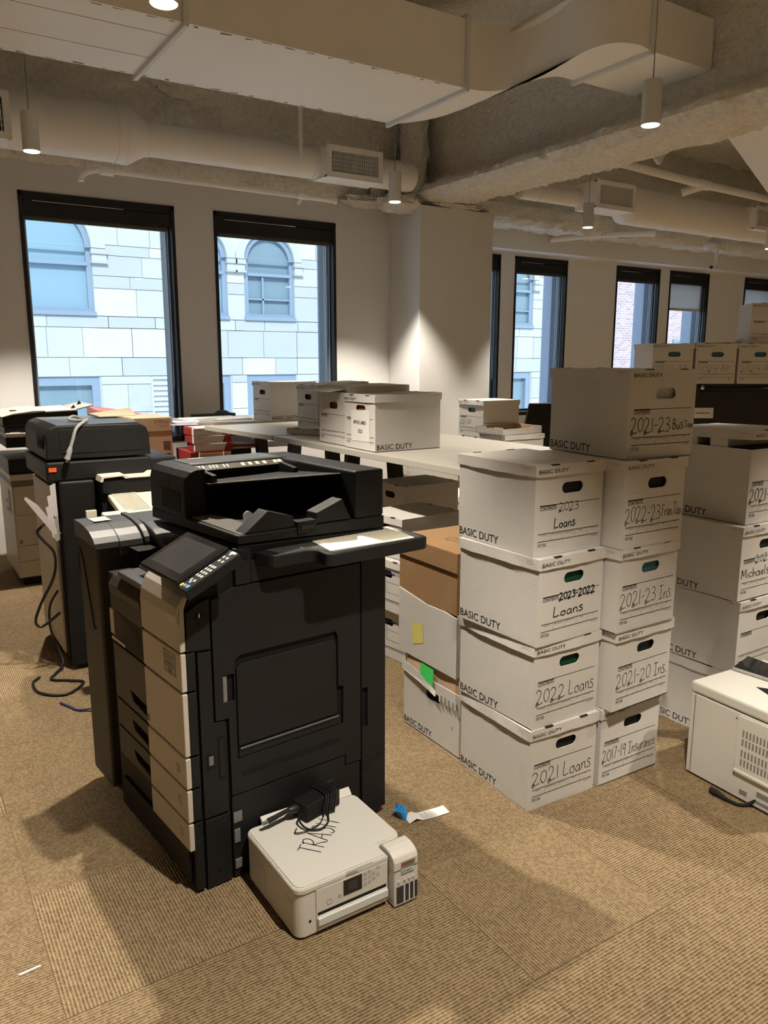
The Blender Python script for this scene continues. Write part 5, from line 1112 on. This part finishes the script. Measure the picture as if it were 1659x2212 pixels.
def ringp(cx, cz, w, h, t_=.0006): m.plate(stadium(cx, cz, w, h, 6) if w > h else [(cx+(p[1]-cz), cz+(p[0]-cx)) for p in stadium(cx, cz, h, w, 6)] if h > w else [(cx+w/2*math.cos(R(20*k)), cz+w/2*math.sin(R(20*k))) for k in range(18)], [[(cx+(w/2-t_)*math.cos(R(20*k)), cz+(w/2-t_)*math.sin(R(20*k))) for k in range(18)]] if w == h else [], 'y', fy-.0006, fy)
ringp(.098, .090, .017, .017, .0012)
for cx, cz in ((.130, .094), (.214, .128), (.228, .130), (.214, .112), (.228, .114), (.242, .120), (.214, .096), (.228, .098), (.242, .104), (.256, .134), (.256, .112)):
    ringp(cx, cz, .011, .011); m.box(cx-.0018, cx+.0018, fy-.0007, fy, cz-.0012, cz+.0012)
m.build('button_marks', M_GREYINK, ep)
m = MB(); m.box(.036, .043, -.0006, .0, .048, .056); m.build('card_slot', M_BLACK2, ep)
tk = [(.290, .0), (.372, .0), (.372, .155), (.368, .163), (.360, .167), (.306, .167), (.292, .158)]
m = MB(); m.prism([(-.032, .004), (-.030, .142), (-.024, .156), (-.008, .166), (.010, .170), (.035, .170), (.050, .160), (.050, .004)], 'x', .295, .379); tank = m.build('ink_tank_tower', M_WHITEPLASTIC, ep, bevel=.004, seg=3)
m = MB()
for k, (a, b) in enumerate(((.302, .326), (.333, .344), (.350, .360), (.366, .375))): m.box(a, b, -.0335, -.031, .014, .066)
m.build('ink_window', mat('ink_level', (.035, .038, .042), .3, .4), tank)
m = MB(); m.box(.318, .366, -.0325, -.0300, .126, .140, 0); m.box(.318, .362, -.0333, -.031, .104, .116, 1); text_on(m, 'EcoTank', (.328, -.0326, .1300), (1, 0, 0), (0, 0, 1), .030, .0065, m=3); m.box(.321, .326, -.0331, -.0325, .130, .137, 2); text_on(m, 'ET-2850', (.322, -.0334, .1085), (1, 0, 0), (0, 0, 1), .028, .005, m=3)
for x in (.31, .331, .346, .361): m.box(x-.004, x+.004, -.0336, -.031, .078, .085, 1)
m.build('badge', [mat('badge_bronze', (.34, .27, .22), .4, .4, .3), mat('badge_grey', (.52, .53, .53), .5, .4), M_RED, M_INK], tank, fix=False)
m = MB(); m.box(.2945, .3795, -.0325, .05, .1195, .1203); m.build('tower_seam', M_GREYINK, tank)
m = MB(); m.box(-.0012, .0, .030, .062, .100, .112); m.build('side_grip', M_WHITEPLASTIC2, ep); m = MB(); m.box(-.0012, .001, .20, .27, .03, .105); m.build('side_recess', M_WHITEPLASTIC2, ep)
# black adapter with wound lead lying on the printer
ab = empty('power_adapter', (EX+.195, EY+.300, PH+.0045), EA+R(14), 'black power adapter wrapped in its lead, on the TRASH printer', 'adapter')
ab.scale = (1.18, 1.18, 1.1)
m = MB(); m.box(-.035, .085, -.028, .028, 0, .050); adb = m.build('adapter_body', M_BLACK2, ab, bevel=.005, seg=2)
m = MB(); rg = random.Random(2)
for k in range(5):
    x = .028+.008*k; pts = []
    for j in range(21):
        a = 2*math.pi*j/20; sx, sz = math.cos(a), math.sin(a); q = lambda v: max(-1, min(1, v*1.5))
        pts.append((x+.010*sz+.006*sx+rg.uniform(-.0015, .0015), q(sx)*(.034+.0015*k), .026+q(sz)*(.030+.0008*k)))
    m.tube(pts, .0028, 6, cap=False)
m.build('wound_lead', M_CABLE, ab, smooth=True)
m = MB(); m.tube(smooth3([(.03, -.036, .004), (.005, -.065, .004), (-.03, -.075, .004), (-.055, -.05, .006), (-.055, -.02, .018), (-.035, -.005, .022)]), .0028, 6); m.tube(smooth3([(.02, -.034, .006), (-.02, -.058, .006), (-.065, -.055, .005), (-.085, -.04, .004), (-.07, -.028, .004)]), .0016, 6); m.tube(smooth3([(.085, .0, .04), (.092, .004, .058), (.080, .008, .062), (.07, .012, .055)]), .003, 6); m.build('loose_lead', M_CABLE, ab, smooth=True)
m = MB(); m.tube([(-.035, .01, .030), (-.05, .012, .034), (-.06, .014, .034)], [.012, .012, .008], 10); m.tube([(-.06, .014, .036), (-.10, .02, .030), (-.12, .024, .026)], [.006, .007, .008], 8); m.build('connector', M_CABLE, ab, smooth=True)
m = MB(); m.tube([(-.12, .024, .026), (-.136, .027, .024)], .0055, 8); m.build('connector_tip', M_CHROME, ab, smooth=True)
# ================================================================== WHITE LASER PRINTER AT THE RIGHT EDGE
LA = R(-3.0)
lsr = empty('laser_printer', (2.464, 1.704, 0), LA, 'white laser printer cut off by the right edge, on the carpet', 'printer')
m = MB(); m.box(.0, .42, -.44, .0, .008, .325); m.box(.02, .40, -.42, -.02, 0, .008); m.build('printer_body', M_WHITEPLASTIC, lsr, bevel=.006, seg=3)
m = MB(); m.box(-.003, .424, -.444, .004, .330, .372); top = m.build('top_cover', M_WHITEPLASTIC, lsr, bevel=.010, seg=3)
m = MB(); m.box(-.003, .0, -.022, -.0205, .012, .325); m.box(-.0012, .0, -.205, -.203, .09, .32); m.build('panel_seam', M_GREYINK, lsr)
m = MB(); m.plate([(-.44, .115), (-.205, .115), (-.203, .125), (-.203, .318), (-.44, .322)], [], 'x', -.006, .0); rear = m.build('rear_door', M_WHITEPLASTIC, lsr, bevel=.003)
m = MB()
for r_ in range(2):
    for q in range(2):
        for k in range(13): y = -.232-.0135*k; z = .272-.075*r_-.034*q; m.box(-.0068, -.005, y-.003, y+.003, z-.026, z)
m.build('vent_slots', mat('slot_grey', (.22, .21, .19), .7, .2), rear)
m = MB(); m.box(-.012, .0, -.44, -.206, .104, .118); m.build('door_lip', M_WHITEPLASTIC, rear, bevel=.004)
m = MB(); m.box(-.0015, 0, -.262, -.232, .030, .046, 0); m.box(-.0015, 0, -.36, -.29, .015, .075, 1); m.box(-.002, -.0015, -.35, -.30, .05, .07, 0); m.box(-.002, -.0015, -.35, -.30, .024, .036, 0); m.build('rating_label', [M_GREYINK, M_WHITEPLASTIC2], lsr)
m = MB(); m.lathe([(.004, 0), (.004, -.001)], (0, -.197, .302), 'x', 12); m.build('screw_hole', M_GREYINK, lsr)
m = MB(); m.hexa([(.10, -.30, .372), (.16, -.36, .372), (.26, -.30, .372), (.15, -.16, .372)], [(.10, -.30, .3735), (.16, -.36, .3735), (.26, -.30, .3735), (.15, -.16, .3735)]); m.build('output_slot', M_BLACK2, top)
m = MB(); m.hexa([(.215, -.01, .372), (.24, -.20, .372), (.30, -.20, .372), (.30, -.01, .372)], [(.215, -.01, .385), (.24, -.20, .385), (.30, -.20, .41), (.30, -.01, .41)]); cpl = m.build('control_panel', M_WHITEPLASTIC2, top, bevel=.004)
m = MB(); m.hexa([(.218, -.015, .386), (.242, -.195, .386), (.298, -.195, .411), (.298, -.015, .411)], [(.219, -.015, .390), (.243, -.195, .390), (.298, -.195, .415), (.298, -.015, .415)]); m.build('display', M_SCREEN, cpl)
pl = MB(); pl.tube([(2.410, 1.556, .014), (2.409, 1.530, .014), (2.406, 1.51, .013), (2.404, 1.486, .012)], [.012, .013, .009, .007], 10)
cable('black power cable with socket end lying before the laser printer', [(2.404, 1.486, .012), (2.412, 1.455, .008), (2.43, 1.435, .008), (2.45, 1.41, .03), (2.458, 1.385, .07), (2.458, 1.375, .14), (2.462, 1.372, .24)], .006, M_CABLE, [('socket', pl, M_CABLE)])
# ================================================================== CARTONS AND PAPER UNDER THE WINDOWS
def carton(x, y, z, a, label, w=.285, d=.43, h=.275, text=True, mt=None, lidm=None):
    t = empty('paper_carton', (x, y, z), a, label, 'carton', 'copy paper cartons under the windows')
    m = MB(); m.box(0, w, 0, d, 0, h-.002); b_ = m.build('carton_body', mt or M_KRAFT2, t, bevel=.003)
    m = MB(); m.box(-.004, w+.004, -.004, d+.004, h*.62, h); l_ = m.build('carton_lid', [lidm or mt or M_KRAFT2], t, bevel=.003)
    if text:
        m = MB(); text_on(m, 'STAPLES', (w*.52, -.0045, h*.84), (1, 0, 0), (0, 0, 1), w*.42, .026); text_on(m, 'copy paper', (w*.62, -.0045, h*.74), (1, 0, 0), (0, 0, 1), w*.3, .012); m.build('lettering', mat('brown_ink', (.16, .06, .03), .7, .2), l_, fix=False)
        m = MB(); m.box(w*.74, w*.94, -.0008, 0, h*.30, h*.335)
        for k in range(6): m.box(w*(.75+.032*k), w*(.765+.032*k+.006*(k % 2)), -.0008, 0, h*.10, h*.28)
        m.build('barcode', mat('brown_ink_dark', (.10, .05, .03), .7, .2), b_)
    return t
for k in range(4):
    carton(1.585, 5.94-.01*(k % 2), .28*k, R(-2+k), ('brown copy paper carton on the carpet under the first window, bottom of four', 'second brown copy paper carton from the floor', 'brown copy paper carton with barcode in view under the topmost one', 'topmost brown copy paper carton with a reddish top')[k], text=True, lidm=M_KRAFT2)
rc = empty('red_flap_carton', (1.44, 6.41, 0), R(-2), 'brown carton with a red printed lid behind the topmost carton', 'carton')
m = MB(); m.box(0, .30, 0, .42, 0, 1.09); m.build('carton_stack_body', M_KRAFT2, rc); m = MB(); m.hexa([(-.01, .0, 1.09), (.34, -.03, 1.09), (.34, .42, 1.09), (-.01, .42, 1.09)], [(-.01, .0, 1.155), (.34, -.03, 1.115), (.34, .42, 1.115), (-.01, .42, 1.17)]); m.build('lid', mat('faded_red_print', (.50, .17, .15), .6, .3), rc, bevel=.003)
m = MB(); m.hexa([(0, 0, 0), (.20, -.02, 0), (.22, .14, .0), (.0, .16, 0)], [(.0, .0, .004), (.20, -.02, .005), (.22, .14, .035), (.0, .16, .01)]); o = m.build('folded_paper', mat('ochre_paper', (.72, .60, .44), .8, .1), None, (.98, 4.36, 1.246), R(6)); tag(o, 'crumpled ochre paper lying on the backward copier', 'paper')
rb = empty('red_paper_carton', (1.90, 5.62, 0), R(-3), 'dark red and brown carton tied with cream string, under the white packs', 'carton')
m = MB(); m.box(0, .31, 0, .40, 0, .87, 0); m.box(.06, .308, -.003, 0, .62, .86, 1); m.build('carton_body', [M_REDPACK, M_KRAFT2], rb, bevel=.004)
m = MB(); m.tube([(.07, -.006, .50), (.065, -.006, .87)], .004, 6); m.tube([(.245, -.006, .50), (.25, -.006, .87)], .004, 6); m.build('string', M_CREAMPAPER, rb)
for k in range(3):
    t = empty('paper_pack', (1.93+.008*(k == 0), 5.63, .874+.058*k), R(-4+2*k), ('lowest white and red paper pack on the red carton', 'middle white and red paper pack on the red carton', 'topmost white and red paper pack on the red carton')[k], 'paper pack', 'wrapped paper packs')
    m = MB(); m.box(0, .29, 0, .22, 0, .056, 0); m.hexa([(.22, -.001, .0), (.291, -.001, 0), (.291, .2205, 0), (.22, .2205, 0)], [(.24, -.001, .056), (.291, -.001, .0565), (.291, .2205, .0565), (.24, .2205, .0565)], 1); m.box(-.001, .03, .03, .221, .0, .0566, 1)
    m.build('wrapper', [M_PACKWHITE, M_REDPACK], t, bevel=.003)
    m = MB(); text_on(m, 'STAPLES', (.012, -.0012, .036), (1, 0, 0), (0, 0, 1), .055, .010); m.build('lettering', M_RED, t, fix=False)
m = MB()
for k in range(5): m.hexa([(-.01*k, .02*k, .004*k), (.20-.01*k, .015*k, .004*k), (.21-.01*k, .16, .004*k), (-.02*k, .17, .004*k+.01)], [(-.01*k, .02*k, .004*k+.002), (.20-.01*k, .015*k, .004*k+.002), (.21-.01*k, .16, .004*k+.002), (-.02*k, .17, .004*k+.012)])
o = m.build('loose_sheets', M_PALEPAPER, None, (1.86, 5.90, 1.052), R(-12)); tag(o, 'loose pale sheets sliding off the paper packs', 'papers')
rp_ = empty('red_folder_pile', (2.30, 6.02, 0), R(-6), 'pale sheets on torn red wrapping under the far table', 'papers')
m = MB(); m.box(0, .24, 0, .30, 0, .84, 0); m.box(.0, .60, -.02, .30, .835, .85, 2); m.hexa([(-.01, -.01, .84), (.32, -.01, .84), (.32, .34, .84), (-.01, .34, .84)], [(-.01, -.01, .87), (.32, -.01, .86), (.32, .34, .87), (-.01, .34, .88)], 1); m.build('wrapping', [M_BLACK, M_REDPACK, M_PINKPAPER], rp_)
m = MB(); m.hexa([(.0, .0, .872), (.30, .0, .862), (.30, .30, .872), (0, .30, .882)], [(.0, .0, .895), (.30, .0, .885), (.30, .30, .905), (0, .30, .915)]); m.add([(.02, .01, .895), (.12, .03, .95), (.125, .04, .955), (.06, .05, .89)], [(0, 1, 2, 3)]); m.build('sheets', M_PALEPAPER, rp_)
# wall sockets seen under the table
so_ = empty('wall_socket', (4.425, 6.50, .40), 0, 'white double wall socket low on the pillar, seen under the table', 'socket')
m = MB(); m.box(-.012, .018, -.10, .0, 0, .115, 0); m.box(-.012, .018, .02, .12, 0, .115, 0); m.build('plate', M_WHITEPLASTIC, so_, bevel=.003)
m = MB()
for y in (-.07, -.04, .05, .09):
    for z in (.035, .08): m.box(-.0128, -.012, y-.004, y+.004, z-.008, z+.008)
m.build('socket_holes', M_GREYINK, so_)
# ================================================================== LITTER ON THE CARPET
tg = empty('receipt', (1.378, 2.005, 0), R(-8), 'curled white receipt with a scrap of blue plastic on the carpet', 'litter')
m = MB(); P = [(0, .0), (.025, .012), (.05, .001), (.10, .001), (.155, .003)]
vs = [(x, y, .0012+z) for x, z in P for y in (-.022, .026)]; m.add(vs, [(2*i, 2*i+2, 2*i+3, 2*i+1) for i in range(4)])
for k in range(14): x = .055+.0062*k; m.add([(x, -.018+.0, .0026), (x+.002, -.018, .0026), (x+.002, .020-.008*(k % 3), .0026), (x, .020-.008*(k % 3), .0026)], [(0, 1, 2, 3)], 1)
m.build('paper_strip', [M_PAPER, M_GREYINK], tg, fix=False)
m = MB(); rg = random.Random(6); n = 9
ring0 = [(-.005+.012*math.cos(2*math.pi*k/n)*rg.uniform(.6, 1.3), .02+.018*math.sin(2*math.pi*k/n)*rg.uniform(.6, 1.3), .001) for k in range(n)]
ring1 = [(-.012+.020*math.cos(2*math.pi*k/n)*rg.uniform(.6, 1.4), .035+.026*math.sin(2*math.pi*k/n)*rg.uniform(.6, 1.4), .014+rg.uniform(0, .02)) for k in range(n)]
ring2 = [(-.012+.010*math.cos(2*math.pi*k/n), .035+.010*math.sin(2*math.pi*k/n), .030+rg.uniform(0, .015)) for k in range(n)]
m.loft([ring0, ring1, ring2]); m.build('blue_scrap', M_BLUEPLASTIC, tg)
m = MB(); m.hexa([(0, 0, .0005), (.006, -.004, .0005), (.055, .012, .0005), (.052, .017, .0005)], [(0, 0, .004), (.006, -.004, .004), (.055, .012, .004), (.052, .017, .004)]); o = m.build('paper_scrap', M_PAPER, None, (.150, 1.972, 0), R(-12)); tag(o, 'tiny torn white paper scrap on the carpet at lower left', 'litter')
